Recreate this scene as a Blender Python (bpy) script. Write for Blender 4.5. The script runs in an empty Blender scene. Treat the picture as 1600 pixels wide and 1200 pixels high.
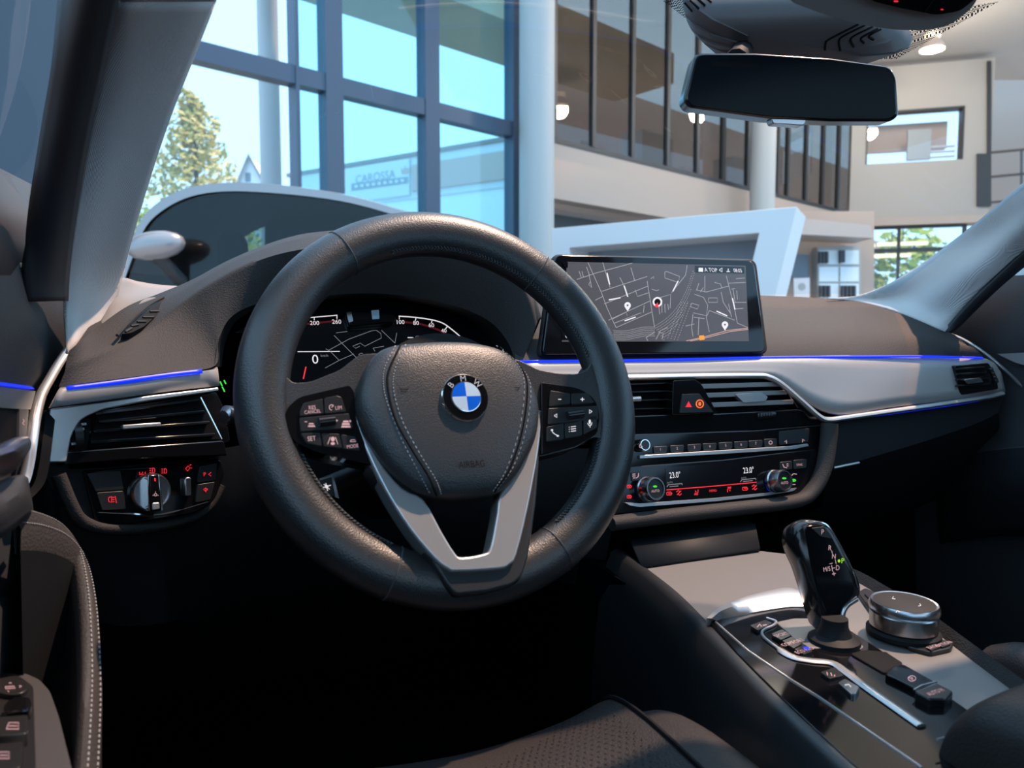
import bpy, bmesh, math, random
from mathutils import Vector, Matrix
random.seed(7)
# ------------------------------------------------------------------ camera, sky, sun, exposure
SC = bpy.context.scene
COL = SC.collection
FPX, YAW, PITCH, EYE = 1150.0, math.radians(22), math.radians(-4), 0.9
cam_d = bpy.data.cameras.new('camera'); cam = bpy.data.objects.new('camera', cam_d); COL.objects.link(cam)
cam.location = (0, 0, EYE); cam.rotation_euler = (math.pi/2 + PITCH, 0, -YAW)
cam_d.sensor_width = 36; cam_d.lens = FPX/1600*36; cam_d.clip_start = .02; cam_d.clip_end = 400
cam_d.dof.use_dof = True; cam_d.dof.focus_distance = .9; cam_d.dof.aperture_fstop = 7.5
SC.camera = cam
w = bpy.data.worlds.new('sky'); SC.world = w; w.use_nodes = True
bg = w.node_tree.nodes['Background']; bg.inputs[0].default_value = (.48, .74, 1.0, 1); bg.inputs[1].default_value = 2.8
sun_d = bpy.data.lights.new('sun', 'SUN'); sun = bpy.data.objects.new('sun', sun_d); COL.objects.link(sun)
SUN_DIR = Vector((.42, .06, .90)).normalized()
sun.rotation_euler = SUN_DIR.to_track_quat('Z', 'Y').to_euler(); sun.location = (6, 2, 14)
sun_d.energy = 10.0; sun_d.color = (1.0, .60, .40); sun_d.angle = math.radians(1.2)
vs = SC.view_settings
vs.view_transform = 'Standard'; vs.look = 'None'; vs.gamma = 1; vs.exposure = -0.3; vs.use_curve_mapping = False
SC.cycles.max_bounces = 8; SC.cycles.transparent_max_bounces = 16; SC.cycles.caustics_reflective = False; SC.cycles.caustics_refractive = False
SC.cycles.sample_clamp_indirect = 4

# ------------------------------------------------------------------ pixel rays into the place
AR = Vector((math.cos(YAW), -math.sin(YAW), 0)); AFH = Vector((math.sin(YAW), math.cos(YAW), 0))
AF = AFH*math.cos(PITCH) + Vector((0, 0, math.sin(PITCH))); AU = AR.cross(AF)
EYEP = Vector((0, 0, EYE))
def ray(px, py): return AF*FPX + AR*(px-800) - AU*(py-600)
def P(px, py, Y=None, X=None, Z=None, D=None, pl=None):
    """point of the place seen at that pixel on a plane of known position (car axes: x right, y forward, z up)"""
    r = ray(px, py)
    if Y is not None: t = Y/r.y
    elif X is not None: t = X/r.x
    elif Z is not None: t = (Z-EYE)/r.z
    elif D is not None: t = D/r.dot(AFH)
    else: t = (pl[0]-EYEP).dot(pl[1])/r.dot(pl[1])
    return EYEP + r*t
class Fr:
    """a flat working plane: origin o, right u, up v, normal n towards the cabin"""
    def __init__(s, o, yaw=0, tilt=0, u=None, v=None):
        s.o = Vector(o); y, t = math.radians(yaw), math.radians(tilt)
        s.u = Vector(u) if u else Vector((math.cos(y), math.sin(y), 0))
        b = Vector((-math.sin(y), math.cos(y), 0))
        s.v = Vector(v) if v else b*math.sin(t) + Vector((0, 0, math.cos(t)))
        s.n = s.u.cross(s.v)
    def px(s, px, py, w=0):
        q = P(px, py, pl=(s.o + s.n*w, s.n)) - s.o
        return q.dot(s.u), q.dot(s.v)
    def pt(s, a, b, w=0): return s.o + s.u*a + s.v*b + s.n*w
    def P(s, px, py, w=0): return P(px, py, pl=(s.o + s.n*w, s.n))

# ------------------------------------------------------------------ materials
def hexc(h):
    h = h.lstrip('#'); c = [int(h[i:i+2], 16)/255 for i in (0, 2, 4)]
    return tuple((x/12.92 if x <= .04045 else ((x+.055)/1.055)**2.4) for x in c) + (1,)
def mat(name, color, rough=.5, metal=0, bump=None, emis=None, coat=0, spec=.5, var=0, sheen=0):
    m = bpy.data.materials.new(name); m.use_nodes = True
    nt = m.node_tree; b = nt.nodes['Principled BSDF']
    c = hexc(color) if isinstance(color, str) else tuple(color) + (1,)
    b.inputs['Base Color'].default_value = c
    b.inputs['Roughness'].default_value = rough; b.inputs['Metallic'].default_value = metal
    b.inputs['Specular IOR Level'].default_value = spec; b.inputs['Coat Weight'].default_value = coat
    b.inputs['Coat Roughness'].default_value = .05
    tc = None
    if bump or var: tc = nt.nodes.new('ShaderNodeTexCoord')
    if bump:
        kind, scale, strength = bump
        if kind == 'leather':
            t = nt.nodes.new('ShaderNodeTexVoronoi'); t.feature = 'SMOOTH_F1'; t.inputs['Scale'].default_value = scale
            out = t.outputs['Distance']
        elif kind == 'weave':
            t = nt.nodes.new('ShaderNodeTexWave'); t.inputs['Scale'].default_value = scale; t.inputs['Distortion'].default_value = 1.5
            t.inputs['Detail'].default_value = 2; t.inputs['Detail Scale'].default_value = 4; t.bands_direction = 'DIAGONAL'; out = t.outputs['Fac']
        else:
            t = nt.nodes.new('ShaderNodeTexNoise'); t.inputs['Scale'].default_value = scale; t.inputs['Detail'].default_value = 3; out = t.outputs['Fac']
        nt.links.new(tc.outputs['Object'], t.inputs['Vector'])
        bp = nt.nodes.new('ShaderNodeBump'); bp.inputs['Strength'].default_value = strength; bp.inputs['Distance'].default_value = .001
        nt.links.new(out, bp.inputs['Height']); nt.links.new(bp.outputs['Normal'], b.inputs['Normal'])
    if var:
        n = nt.nodes.new('ShaderNodeTexNoise'); n.inputs['Scale'].default_value = 6; n.inputs['Detail'].default_value = 4
        r = nt.nodes.new('ShaderNodeMapRange'); r.inputs[3].default_value = 1-var; r.inputs[4].default_value = 1+var
        mx = nt.nodes.new('ShaderNodeMix'); mx.data_type = 'RGBA'; mx.blend_type = 'MULTIPLY'; mx.inputs[0].default_value = 1
        mx.inputs[6].default_value = c
        nt.links.new(tc.outputs['Object'], n.inputs['Vector']); nt.links.new(n.outputs['Fac'], r.inputs[0])
        nt.links.new(r.outputs[0], mx.inputs[7]); nt.links.new(mx.outputs[2], b.inputs['Base Color'])
    if emis:
        e, s = emis; b.inputs['Emission Color'].default_value = hexc(e); b.inputs['Emission Strength'].default_value = s*1.2
    return m
def glass(name, tint, refl=.05, rough=.0):
    m = bpy.data.materials.new(name); m.use_nodes = True; nt = m.node_tree
    for n in list(nt.nodes): nt.nodes.remove(n)
    o = nt.nodes.new('ShaderNodeOutputMaterial'); t = nt.nodes.new('ShaderNodeBsdfTransparent'); g = nt.nodes.new('ShaderNodeBsdfGlossy')
    t.inputs[0].default_value = tuple(tint) + (1,); g.inputs['Roughness'].default_value = rough
    x = nt.nodes.new('ShaderNodeMixShader'); x.inputs[0].default_value = refl
    nt.links.new(t.outputs[0], x.inputs[1]); nt.links.new(g.outputs[0], x.inputs[2]); nt.links.new(x.outputs[0], o.inputs[0])
    return m
def dots_mat(name, scale, radius):
    """black ceramic dots printed on glass"""
    m = bpy.data.materials.new(name); m.use_nodes = True; nt = m.node_tree; L = nt.links
    b = nt.nodes['Principled BSDF']; b.inputs['Base Color'].default_value = (.01, .01, .012, 1); b.inputs['Roughness'].default_value = .5
    tc = nt.nodes.new('ShaderNodeTexCoord'); mp = nt.nodes.new('ShaderNodeMapping'); mp.inputs['Scale'].default_value = (scale, scale*1.1, 0)
    fr = nt.nodes.new('ShaderNodeVectorMath'); fr.operation = 'FRACTION'
    sb = nt.nodes.new('ShaderNodeVectorMath'); sb.operation = 'SUBTRACT'; sb.inputs[1].default_value = (.5, .5, 0)
    ln = nt.nodes.new('ShaderNodeVectorMath'); ln.operation = 'LENGTH'
    lt = nt.nodes.new('ShaderNodeMath'); lt.operation = 'LESS_THAN'; lt.inputs[1].default_value = radius
    L.new(tc.outputs['Object'], mp.inputs[0]); L.new(mp.outputs[0], fr.inputs[0]); L.new(fr.outputs[0], sb.inputs[0])
    L.new(sb.outputs[0], ln.inputs[0]); L.new(ln.outputs['Value'], lt.inputs[0]); L.new(lt.outputs[0], b.inputs['Alpha'])
    return m
M = {}
M['pad'] = mat('soft_dash', (.036, .033, .032), .68, bump=('leather', 700, .45), spec=.22)
M['dark'] = mat('dark_plastic', (.007, .008, .010), .6, bump=('noise', 900, .15), spec=.25)
M['leather'] = mat('wheel_leather', (.012, .013, .015), .40, bump=('leather', 900, .22), spec=.8)
M['smooth_leather'] = mat('smooth_leather', (.015, .016, .018), .38, bump=('leather', 1300, .12))
M['airbag'] = mat('airbag_skin', (.022, .022, .024), .45, bump=('leather', 900, .28), spec=.7)
M['seat'] = mat('seat_leather', (.028, .024, .023), .5, bump=('leather', 600, .35), spec=.25)
M['rim_pad'] = mat('door_leather', (.045, .041, .040), .55, bump=('leather', 500, .5), spec=.3)
M['trim'] = mat('satin_trim', (.20, .19, .185), .42, metal=.25, bump=('noise', 1500, .05))
M['dash_trim'] = mat('dash_satin_trim', (.33, .31, .30), .42, metal=.2, bump=('noise', 1500, .05))
M['door'] = mat('door_plastic', (.024, .026, .030), .55, bump=('leather', 700, .3), spec=.4)
M['touch'] = mat('touch_pad', (.032, .030, .029), .6, spec=.15)
M['silver'] = mat('satin_silver', (.50, .50, .50), .32, metal=.7)
M['chrome'] = mat('chrome', (.75, .75, .74), .14, metal=1)
M['knurl'] = mat('knob_metal', (.45, .46, .48), .25, metal=1)
M['gloss'] = mat('piano_black', (.005, .005, .006), .08, spec=.4)
M['slat'] = mat('vent_slat_sunlit', (.26, .245, .24), .35)  # paler than the dark slats: sunlight is put into the colour
M['gloss2'] = mat('gloss_dark_slat', (.010, .010, .011), .16)
M['matte'] = mat('matte_black', (.004, .004, .005), .7, spec=.15)
M['button'] = mat('button_black', (.013, .013, .014), .35)
M['mirror'] = mat('dimmed_mirror', (.006, .008, .011), .12, spec=.08)
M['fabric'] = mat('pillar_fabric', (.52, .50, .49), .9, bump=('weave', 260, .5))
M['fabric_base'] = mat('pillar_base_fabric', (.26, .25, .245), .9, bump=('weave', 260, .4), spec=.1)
M['cover'] = mat('sensor_cover_plastic', (.11, .105, .11), .5)
M['fabric_dark'] = mat('headliner_fabric', (.28, .27, .265), .95, bump=('weave', 300, .4))
M['overhead'] = mat('overhead_plastic', (.048, .046, .048), .5)
M['seal'] = mat('rubber_seal', (.008, .009, .012), .6)
M['stitch'] = mat('grey_thread', (.34, .34, .35), .8)
M['stitch_d'] = mat('dark_thread', (.045, .05, .055), .7)
M['carpet'] = mat('carpet', (.003, .0035, .005), .95, bump=('noise', 500, .6), spec=0)
M['blue_led'] = mat('blue_ambient_light', (.01, .02, .2), .4, emis=('#0a2cff', 1.2))
M['white_ui'] = mat('white_graphics', (.2, .2, .2), .5, emis=('#e6e0e4', 1.0))
M['grey_ui'] = mat('grey_graphics', (.1, .1, .1), .5, emis=('#8a888c', .6))
M['road_ui'] = mat('map_roads', (.1, .1, .1), .5, emis=('#9a979a', 1.0))
M['map_ui'] = mat('map_ground', (.02, .02, .02), .3, emis=('#4b474c', 1.0))
M['map_dot'] = mat('map_hatching', (.1, .1, .1), .5, emis=('#a8a4a8', 1.0))
M['black_ui'] = mat('dark_screen', (.004, .004, .006), .12)
M['orange_ui'] = mat('orange_graphics', (.2, .1, 0), .5, emis=('#ff9b1a', .9))
M['peach_ui'] = mat('peach_road', (.2, .1, .1), .5, emis=('#e2b8a4', .7))
M['red_ui'] = mat('red_backlight', (.2, .01, .02), .5, emis=('#ff2a38', 1.0))
M['dred_ui'] = mat('dim_red_graphics', (.05, .0, .0), .5, emis=('#7a1c26', .3))
M['pink_ui'] = mat('pale_backlight', (.2, .1, .1), .5, emis=('#d8aeb4', .75))
M['green_ui'] = mat('green_lamp', (.02, .2, .02), .5, emis=('#39d82a', 1.0))  # lit lamps, and the painted green reflection near the stalk
M['lime_ui'] = mat('lime_lamp', (.02, .2, .02), .5, emis=('#a8e81a', 1.0))
M['amber_ui'] = mat('amber_lamp', (.2, .05, .02), .5, emis=('#ff6a1a', 1.2))
M['emblem_blue'] = mat('emblem_blue', '#0a63d8', .25, coat=.4)
M['emblem_white'] = mat('emblem_white', '#c5d8e6', .25, coat=.4)
M['grey_letter'] = mat('grey_lettering', (.62, .63, .65), .4, metal=.2)
M['windshield'] = glass('windshield_glass', (.82, .93, 1.0), .025)
M['door_glass'] = glass('door_glass', (.82, .93, 1.0), .05)
M['clear'] = glass('clear_glass', (.98, .99, 1.0), .04)
M['cyan_glass'] = glass('cyan_tinted_glass', (.72, .93, .98), .05)
M['smoked'] = glass('smoked_glass', (.50, .46, .43), .07)
M['car_glass'] = glass('dark_car_glass', (.45, .55, .58), .03)
M['frit'] = dots_mat('printed_dots', 360, .38)
# ------------------------------------------------------------------ mesh helpers
ORG = {}
def root_of(o):
    while o.parent: o = o.parent
    return o
def mk(name, verts, faces, m, parent=None, smooth=30, bevel=0, solid=0, kind=None, seg=2):
    verts = [Vector(v) for v in verts]
    if parent is None:
        lo = [min(v[i] for v in verts) for i in range(3)]; hi = [max(v[i] for v in verts) for i in range(3)]
        org = Vector(((lo[0]+hi[0])/2, (lo[1]+hi[1])/2, lo[2]))
    else: org = ORG[root_of(parent)]
    me = bpy.data.meshes.new(name); me.from_pydata([v-org for v in verts], [], faces); me.update()
    bm = bmesh.new(); bm.from_mesh(me); bmesh.ops.remove_doubles(bm, verts=bm.verts, dist=1e-6)
    bmesh.ops.recalc_face_normals(bm, faces=bm.faces); bm.to_mesh(me); bm.free()
    o = bpy.data.objects.new(name, me); COL.objects.link(o)
    if m is not None: me.materials.append(M[m] if isinstance(m, str) else m)
    if parent is None: o.location = org; ORG[o] = org
    else: o.parent = parent
    if smooth:
        for p in me.polygons: p.use_smooth = True
        me.set_sharp_from_angle(angle=math.radians(smooth))
    if solid:
        s = o.modifiers.new('solid', 'SOLIDIFY'); s.thickness = solid; s.offset = 0
    if bevel:
        b = o.modifiers.new('bevel', 'BEVEL'); b.width = bevel; b.segments = seg; b.limit_method = 'ANGLE'; b.angle_limit = math.radians(35)
    if kind: o['kind'] = kind
    return o
def thing(name, label, cat, loc, group=None):
    o = bpy.data.objects.new(name, None); COL.objects.link(o); o.location = loc; o.empty_display_size = .05
    o['label'] = label; o['category'] = cat
    if group: o['group'] = group
    ORG[o] = Vector(loc); return o
def tag(o, label, cat, group=None):
    o['label'] = label; o['category'] = cat
    if group: o['group'] = group
    return o
def cr(pts, n=6, closed=False):
    """Catmull-Rom resampling of a list of Vectors / tuples"""
    pts = [Vector(p) for p in pts]; out = []; k = len(pts)
    rng = range(k if closed else k-1)
    for i in rng:
        p1, p2 = pts[i], pts[(i+1) % k]
        p0 = pts[(i-1) % k] if closed or i > 0 else p1*2-p2
        p3 = pts[(i+2) % k] if closed or i+2 < k else p2*2-p1
        for j in range(n):
            t = j/n
            out.append(((p1*2) + (p2-p0)*t + (p0*2-p1*5+p2*4-p3)*t*t + (p1*3-p0-p2*3+p3)*t**3)*.5)
    if not closed: out.append(pts[-1])
    return out
def grid_faces(nr, nc, closed_c=False, closed_r=False, off=0):
    f = []
    for i in range(nr if closed_r else nr-1):
        for j in range(nc if closed_c else nc-1):
            a, b = i % nr, (i+1) % nr; c, d = j, (j+1) % nc
            f.append((off+a*nc+c, off+a*nc+d, off+b*nc+d, off+b*nc+c))
    return f
def loft(name, rows, m, parent=None, n=5, nr=1, solid=0, smooth=40, bevel=0, kind=None):
    rows = [cr(r, n) if n > 1 else [Vector(p) for p in r] for r in rows]
    if nr > 1:
        cols = [cr([r[j] for r in rows], nr) for j in range(len(rows[0]))]
        rows = [[c[i] for c in cols] for i in range(len(cols[0]))]
    v = [p for r in rows for p in r]
    return mk(name, v, grid_faces(len(rows), len(rows[0])), m, parent, smooth, bevel, solid, kind)
def prism_vf(front, vec, vec_front=None):
    k = len(front); back = [p+vec for p in front]
    v = list(front)+back
    f = [tuple(range(k)), tuple(range(2*k-1, k-1, -1))] + [(i, i+k, (i+1) % k + k, (i+1) % k) for i in range(k)]
    return v, f
def plate(name, fr, poly, w1, w0, m, parent=None, bevel=0, smooth=30, seg=2, kind=None):
    """solid plate: outline given in photo pixels on the plane fr at height w1, thickness down to w0"""
    front = [fr.P(x, y, w1) for x, y in poly]
    v, f = prism_vf(front, fr.n*(w0-w1))
    return mk(name, v, f, m, parent, smooth, bevel, seg=seg, kind=kind)
def rnd(poly, r, n=5):
    """round the corners of a 2D outline"""
    out = []; k = len(poly); poly = [Vector(p) for p in poly]
    rr = r if isinstance(r, (list, tuple)) else [r]*k
    for i in range(k):
        p = poly[i]; a = poly[i-1]-p; b = poly[(i+1) % k]-p
        q = min(rr[i], a.length*.48, b.length*.48)
        if q < .01: out.append((p.x, p.y)); continue
        s, e = p+a.normalized()*q, p+b.normalized()*q
        for j in range(n+1):
            t = j/n; c = s*(1-t)**2 + p*2*t*(1-t) + e*t*t; out.append((c.x, c.y))
    return out
def ell(cx, cy, rx, ry=None, n=24, rot=0):
    ry = rx if ry is None else ry; c, s = math.cos(rot), math.sin(rot)
    return [(cx+rx*math.cos(t)*c-ry*math.sin(t)*s, cy+rx*math.cos(t)*s+ry*math.sin(t)*c) for t in [2*math.pi*i/n for i in range(n)]]
def tube_vf(pts, r, ns=8, closed=False, up=Vector((0, 0, 1)), rx=None, cap=True):
    pts = [Vector(p) for p in pts]; k = len(pts); v = []
    for i, p in enumerate(pts):
        a = pts[(i-1) % k] if closed or i else p; b = pts[(i+1) % k] if closed or i < k-1 else p
        t = (b-a).normalized(); s = t.cross(up)
        if s.length < 1e-4: s = t.cross(Vector((1, 0, 0)))
        s.normalize(); q = s.cross(t)
        r1 = r[i] if isinstance(r, (list, tuple)) else r; r2 = r1 if rx is None else (rx[i] if isinstance(rx, (list, tuple)) else rx)
        for j in range(ns):
            th = 2*math.pi*j/ns; v.append(p+s*math.cos(th)*r2+q*math.sin(th)*r1)
    f = grid_faces(k, ns, True, closed)
    if not closed and cap: f += [tuple(range(ns-1, -1, -1)), tuple(range((k-1)*ns, k*ns))]
    return v, f
def tube(name, pts, r, m, parent=None, ns=8, closed=False, up=Vector((0, 0, 1)), rx=None):
    v, f = tube_vf(pts, r, ns, closed, up, rx); return mk(name, v, f, m, parent, 50)
def lathe(name, o, axis, prof, m, parent=None, n=40, xd=None, ripple=0, smooth=35, cap=True):
    """prof: list of (radius, height along axis)"""
    axis = Vector(axis).normalized(); x = Vector(xd) if xd else axis.orthogonal().normalized(); y = axis.cross(x)
    v = []
    for r, h in prof:
        for j in range(n):
            t = 2*math.pi*j/n; q = r*(1+ripple*(j % 2))
            v.append(Vector(o)+axis*h+x*math.cos(t)*q+y*math.sin(t)*q)
    f = grid_faces(len(prof), n, True)
    if cap: f += [tuple(range(n)), tuple(range((len(prof)-1)*n, len(prof)*n))]
    return mk(name, v, f, m, parent, smooth)
def join(name, parts, m, parent=None, smooth=30, bevel=0, kind=None):
    V, F = [], []
    for v, f in parts:
        o = len(V); V += list(v); F += [tuple(i+o for i in q) for q in f]
    return mk(name, V, F, m, parent, smooth, bevel, kind=kind)
def stroke_vf(fr, pts, wpx, w):
    """flat printed line of constant pixel width on plane fr"""
    V, F = [], []; k = len(pts); L, R_ = [], []
    for i in range(k):
        a = Vector(pts[max(i-1, 0)]); b = Vector(pts[min(i+1, k-1)]); t = b-a
        if t.length < 1e-6: t = Vector((1, 0))
        t.normalize(); nn = Vector((-t.y, t.x))*wpx/2; p = Vector(pts[i])
        L.append(fr.P(*(p+nn), w)); R_.append(fr.P(*(p-nn), w))
    V = L+R_; F = [(i, i+1, k+i+1, k+i) for i in range(k-1)]
    return V, F
def flat_vf(fr, poly, w): return [fr.P(x, y, w) for x, y in poly], [tuple(range(len(poly)))]
def strokes(name, fr, lines, wpx, m, parent, w=.0004, extra=()):
    return join(name, [stroke_vf(fr, l, wpx, w) for l in lines]+[flat_vf(fr, p, w) for p in extra], m, parent, 0)
_glyph = {}
def text(name, s, fr, px, py, hpx, m, parent, w=.0004, rot=0, depth=0, sx=1.0, align='C'):
    """lettering lying on plane fr, cap height hpx in photo pixels, centred at the pixel"""
    if s not in _glyph:
        c = bpy.data.curves.new('t', 'FONT'); c.body = s; c.size = 1; c.resolution_u = 3
        o = bpy.data.objects.new('t', c); COL.objects.link(o)
        me = bpy.data.meshes.new_from_object(o); _glyph[s] = ([v.co.copy() for v in me.vertices], [tuple(p.vertices) for p in me.polygons])
        bpy.data.objects.remove(o); bpy.data.meshes.remove(me); bpy.data.curves.remove(c)
    V, F = _glyph[s]
    if not V: return None
    x0, x1 = min(v.x for v in V), max(v.x for v in V); y0, y1 = min(v.y for v in V), max(v.y for v in V)
    a, b = fr.px(px, py, w); a2, b2 = fr.px(px, py-hpx, w); sc = math.hypot(a2-a, b2-b)/.70
    cx, cy = ((x0+x1)/2 if align == 'C' else x0), .35
    c_, s_ = math.cos(rot), math.sin(rot); out = []
    for v in V:
        x, y = (v.x-cx)*sc*sx, (v.y-cy)*sc
        out.append(fr.pt(a+x*c_-y*s_, b+x*s_+y*c_, w))
    return mk(name, out, F, m, parent, 0)
def struct(o): o['kind'] = 'structure'; return o
def box_vf(lo, hi):
    x0, y0, z0 = lo; x1, y1, z1 = hi
    v = [Vector(p) for p in ((x0,y0,z0),(x1,y0,z0),(x1,y1,z0),(x0,y1,z0),(x0,y0,z1),(x1,y0,z1),(x1,y1,z1),(x0,y1,z1))]
    return v, [(0,3,2,1),(4,5,6,7),(0,1,5,4),(1,2,6,5),(2,3,7,6),(3,0,4,7)]
def obox_vf(c, ax, ay, az, hx, hy, hz):
    v = [Vector(c)+ax*(sx*hx)+ay*(sy*hy)+az*(sz*hz) for sz in (-1, 1) for sx, sy in ((-1,-1),(1,-1),(1,1),(-1,1))]
    return v, [(0,3,2,1),(4,5,6,7),(0,1,5,4),(1,2,6,5),(2,3,7,6),(3,0,4,7)]
ZUP = Vector((0, 0, 1))
from mathutils.bvhtree import BVHTree
def caster(o):
    """finds where a pixel's ray meets an already built mesh"""
    org = ORG[root_of(o)]; me = o.data
    t = BVHTree.FromPolygons([v.co+org for v in me.vertices], [tuple(p.vertices) for p in me.polygons])
    def hit(px, py, ex=.0005):
        d = ray(px, py).normalized(); h = t.ray_cast(EYEP, d)
        return h[0]-d*ex if h[0] is not None else None
    return hit
# ================================================================== car cabin: shell
CX = .566                                     # middle of the car
def V3(x, y, z): return Vector((x, y, z))
# windshield, bent across: columns from the driver's pillar to the passenger's
def ws_col(t):
    s = abs(t-.5)*2
    x0 = -.115+t*1.31; x1 = .03+t*1.072
    y0 = 1.30-.27*s**2.2; y1 = .50; z0 = .975-.0*s; z1 = 1.345-.085*s**2
    return [V3(x0+(x1-x0)*k, y0+(y1-y0)*k, z0+(z1-z0)*k+.02*math.sin(math.pi*k)*(1-s)) for k in [i/8 for i in range(9)]]
wsg = [ws_col(i/16) for i in range(17)]
ws = mk('window_1', [p for c in wsg for p in c], grid_faces(17, 9), 'windshield', None, 60); struct(ws)
def ws_hit(px, py, off=.006):
    """pixel on the windshield"""
    r = ray(px, py); best = None
    lo, hi = .2, 1.6
    for i in range(400):
        y = lo+(hi-lo)*i/400; q = EYEP+r*(y/r.y)
        t = min(max((q.x-.0)/1.14, 0), 1); c = ws_col(t)
        k = (y-c[0].y)/(c[8].y-c[0].y)
        if k < 0 or k > 1: continue
        kk = k*8; i0 = min(int(kk), 7); z = c[i0].z+(c[i0+1].z-c[i0].z)*(kk-i0)
        if best is None or abs(q.z-z) < best[0]: best = (abs(q.z-z), q)
    return best[1]-Vector((0, .4, .9)).normalized()*off
def frit(name, quad, n=8):
    a, b, c, d = [Vector(p) for p in quad]; pts = []
    for i in range(n+1):
        for j in range(n+1):
            u, v = i/n, j/n; q = (a*(1-u)+b*u)*(1-v)+(d*(1-u)+c*u)*v; pts.append(ws_hit(q.x, q.y, .002))
    return mk(name, pts, grid_faces(n+1, n+1), 'frit', ws, 60)
frit('printed_dot_band', [(985, -40), (1090, -40), (1140, 75), (1075, 30)])
frit('printed_dot_band', [(1300, 92), (1440, 20), (1560, 0), (1400, 90)])
# roof with headliner, rear body, floor, firewall: what keeps the daylight out of the cabin
roof = struct(loft('ceiling', [[V3(.02, .50, 1.265), V3(.20, .50, 1.325), V3(CX, .50, 1.35), V3(.93, .50, 1.325), V3(1.11, .50, 1.265)],
                               [V3(-.02, .0, 1.33), V3(.2, .0, 1.39), V3(CX, .0, 1.41), V3(.93, .0, 1.39), V3(1.15, .0, 1.33)],
                               [V3(-.02, -1.3, 1.30), V3(.2, -1.3, 1.36), V3(CX, -1.3, 1.38), V3(.93, -1.3, 1.36), V3(1.15, -1.3, 1.30)]], 'fabric_dark', None, 4, 4, solid=.03))
cf = struct(mk('floor', *box_vf((-.22, -1.5, .20), (1.35, 1.45, .25)), 'carpet', None, 0))
struct(mk('wall_firewall', *box_vf((-.22, 1.42, .25), (1.35, 1.46, .93)), 'carpet', None, 0))
struct(mk('wall_rear', *box_vf((-.22, -1.52, .25), (1.35, -1.48, 1.0)), 'carpet', None, 0))
struct(mk('trim_11', *box_vf((-.22, 1.10, .86), (1.35, 1.46, .90)), 'matte', None, 0))      # unseen cowl added under the windshield base to stop daylight leaking in
# windshield pillars
lp = loft('trim_1', [[P(335, 0, Y=.66), P(300, 90, Y=.73), P(265, 180, Y=.80), P(235, 270, Y=.87), P(208, 360, Y=.94), P(190, 430, Y=1.0), P(176, 478, Y=1.0), P(150, 520, Y=.95)],
                     [P(300, 0, Y=.63), P(262, 90, Y=.70), P(228, 180, Y=.77), P(198, 270, Y=.84), P(172, 360, Y=.905), P(155, 430, Y=.955), P(146, 480, Y=.955), P(134, 530, Y=.91)],
                     [P(240, 0, Y=.61), P(207, 90, Y=.675), P(180, 180, Y=.74), P(157, 270, Y=.805), P(136, 360, Y=.865), P(124, 430, Y=.905), P(120, 485, Y=.905), P(118, 542, Y=.87)],
                     [P(186, 0, Y=.61), P(162, 90, Y=.67), P(142, 180, Y=.73), P(125, 270, Y=.79), P(111, 360, Y=.845), P(103, 430, Y=.885), P(101, 490, Y=.89), P(104, 555, Y=.86)]], 'fabric', None, 6, 4, solid=.004)
struct(lp)
top = [V3(.03, .50, 1.262), V3(.005, .48, 1.25), V3(-.03, .47, 1.235), V3(-.05, .47, 1.22)]
struct(loft('trim_2', [[P(335, 0, Y=.66), P(300, 0, Y=.63), P(240, 0, Y=.61), P(186, 0, Y=.61)], top], 'fabric', None, 3, 1, solid=.004))
# base shelf between pillar and glass, catching the light
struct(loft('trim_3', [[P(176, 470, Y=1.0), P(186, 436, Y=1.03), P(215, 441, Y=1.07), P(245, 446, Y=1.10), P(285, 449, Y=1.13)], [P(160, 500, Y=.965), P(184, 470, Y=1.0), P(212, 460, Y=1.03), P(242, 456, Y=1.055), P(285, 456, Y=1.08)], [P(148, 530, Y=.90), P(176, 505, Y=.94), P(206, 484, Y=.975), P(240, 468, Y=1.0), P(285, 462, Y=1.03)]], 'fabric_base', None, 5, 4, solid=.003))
rp = loft('trim_4', [[P(1292, 467, Y=1.13), P(1345, 461, Y=1.09), P(1395, 440, Y=1.035), P(1450, 406, Y=.975), P(1520, 352, Y=.89), P(1605, 281, Y=.78), P(1720, 180, Y=.64), P(1840, 70, Y=.52)],
                     [P(1340, 472, Y=1.09), P(1390, 467, Y=1.05), P(1435, 446, Y=.99), P(1485, 413, Y=.93), P(1550, 362, Y=.86), P(1625, 300, Y=.76), P(1735, 200, Y=.63), P(1850, 95, Y=.51)],
                     [P(1400, 488, Y=1.0), P(1435, 480, Y=.98), P(1475, 459, Y=.935), P(1520, 425, Y=.885), P(1575, 378, Y=.83), P(1650, 320, Y=.74), P(1755, 225, Y=.62), P(1865, 120, Y=.51)],
                     [P(1476, 519, Y=.925), P(1490, 503, Y=.925), P(1518, 473, Y=.90), P(1555, 437, Y=.865), P(1605, 393, Y=.82), P(1680, 337, Y=.74), P(1780, 245, Y=.625), P(1885, 145, Y=.52)]], 'fabric', None, 5, 4, solid=.004)
struct(rp)
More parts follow.
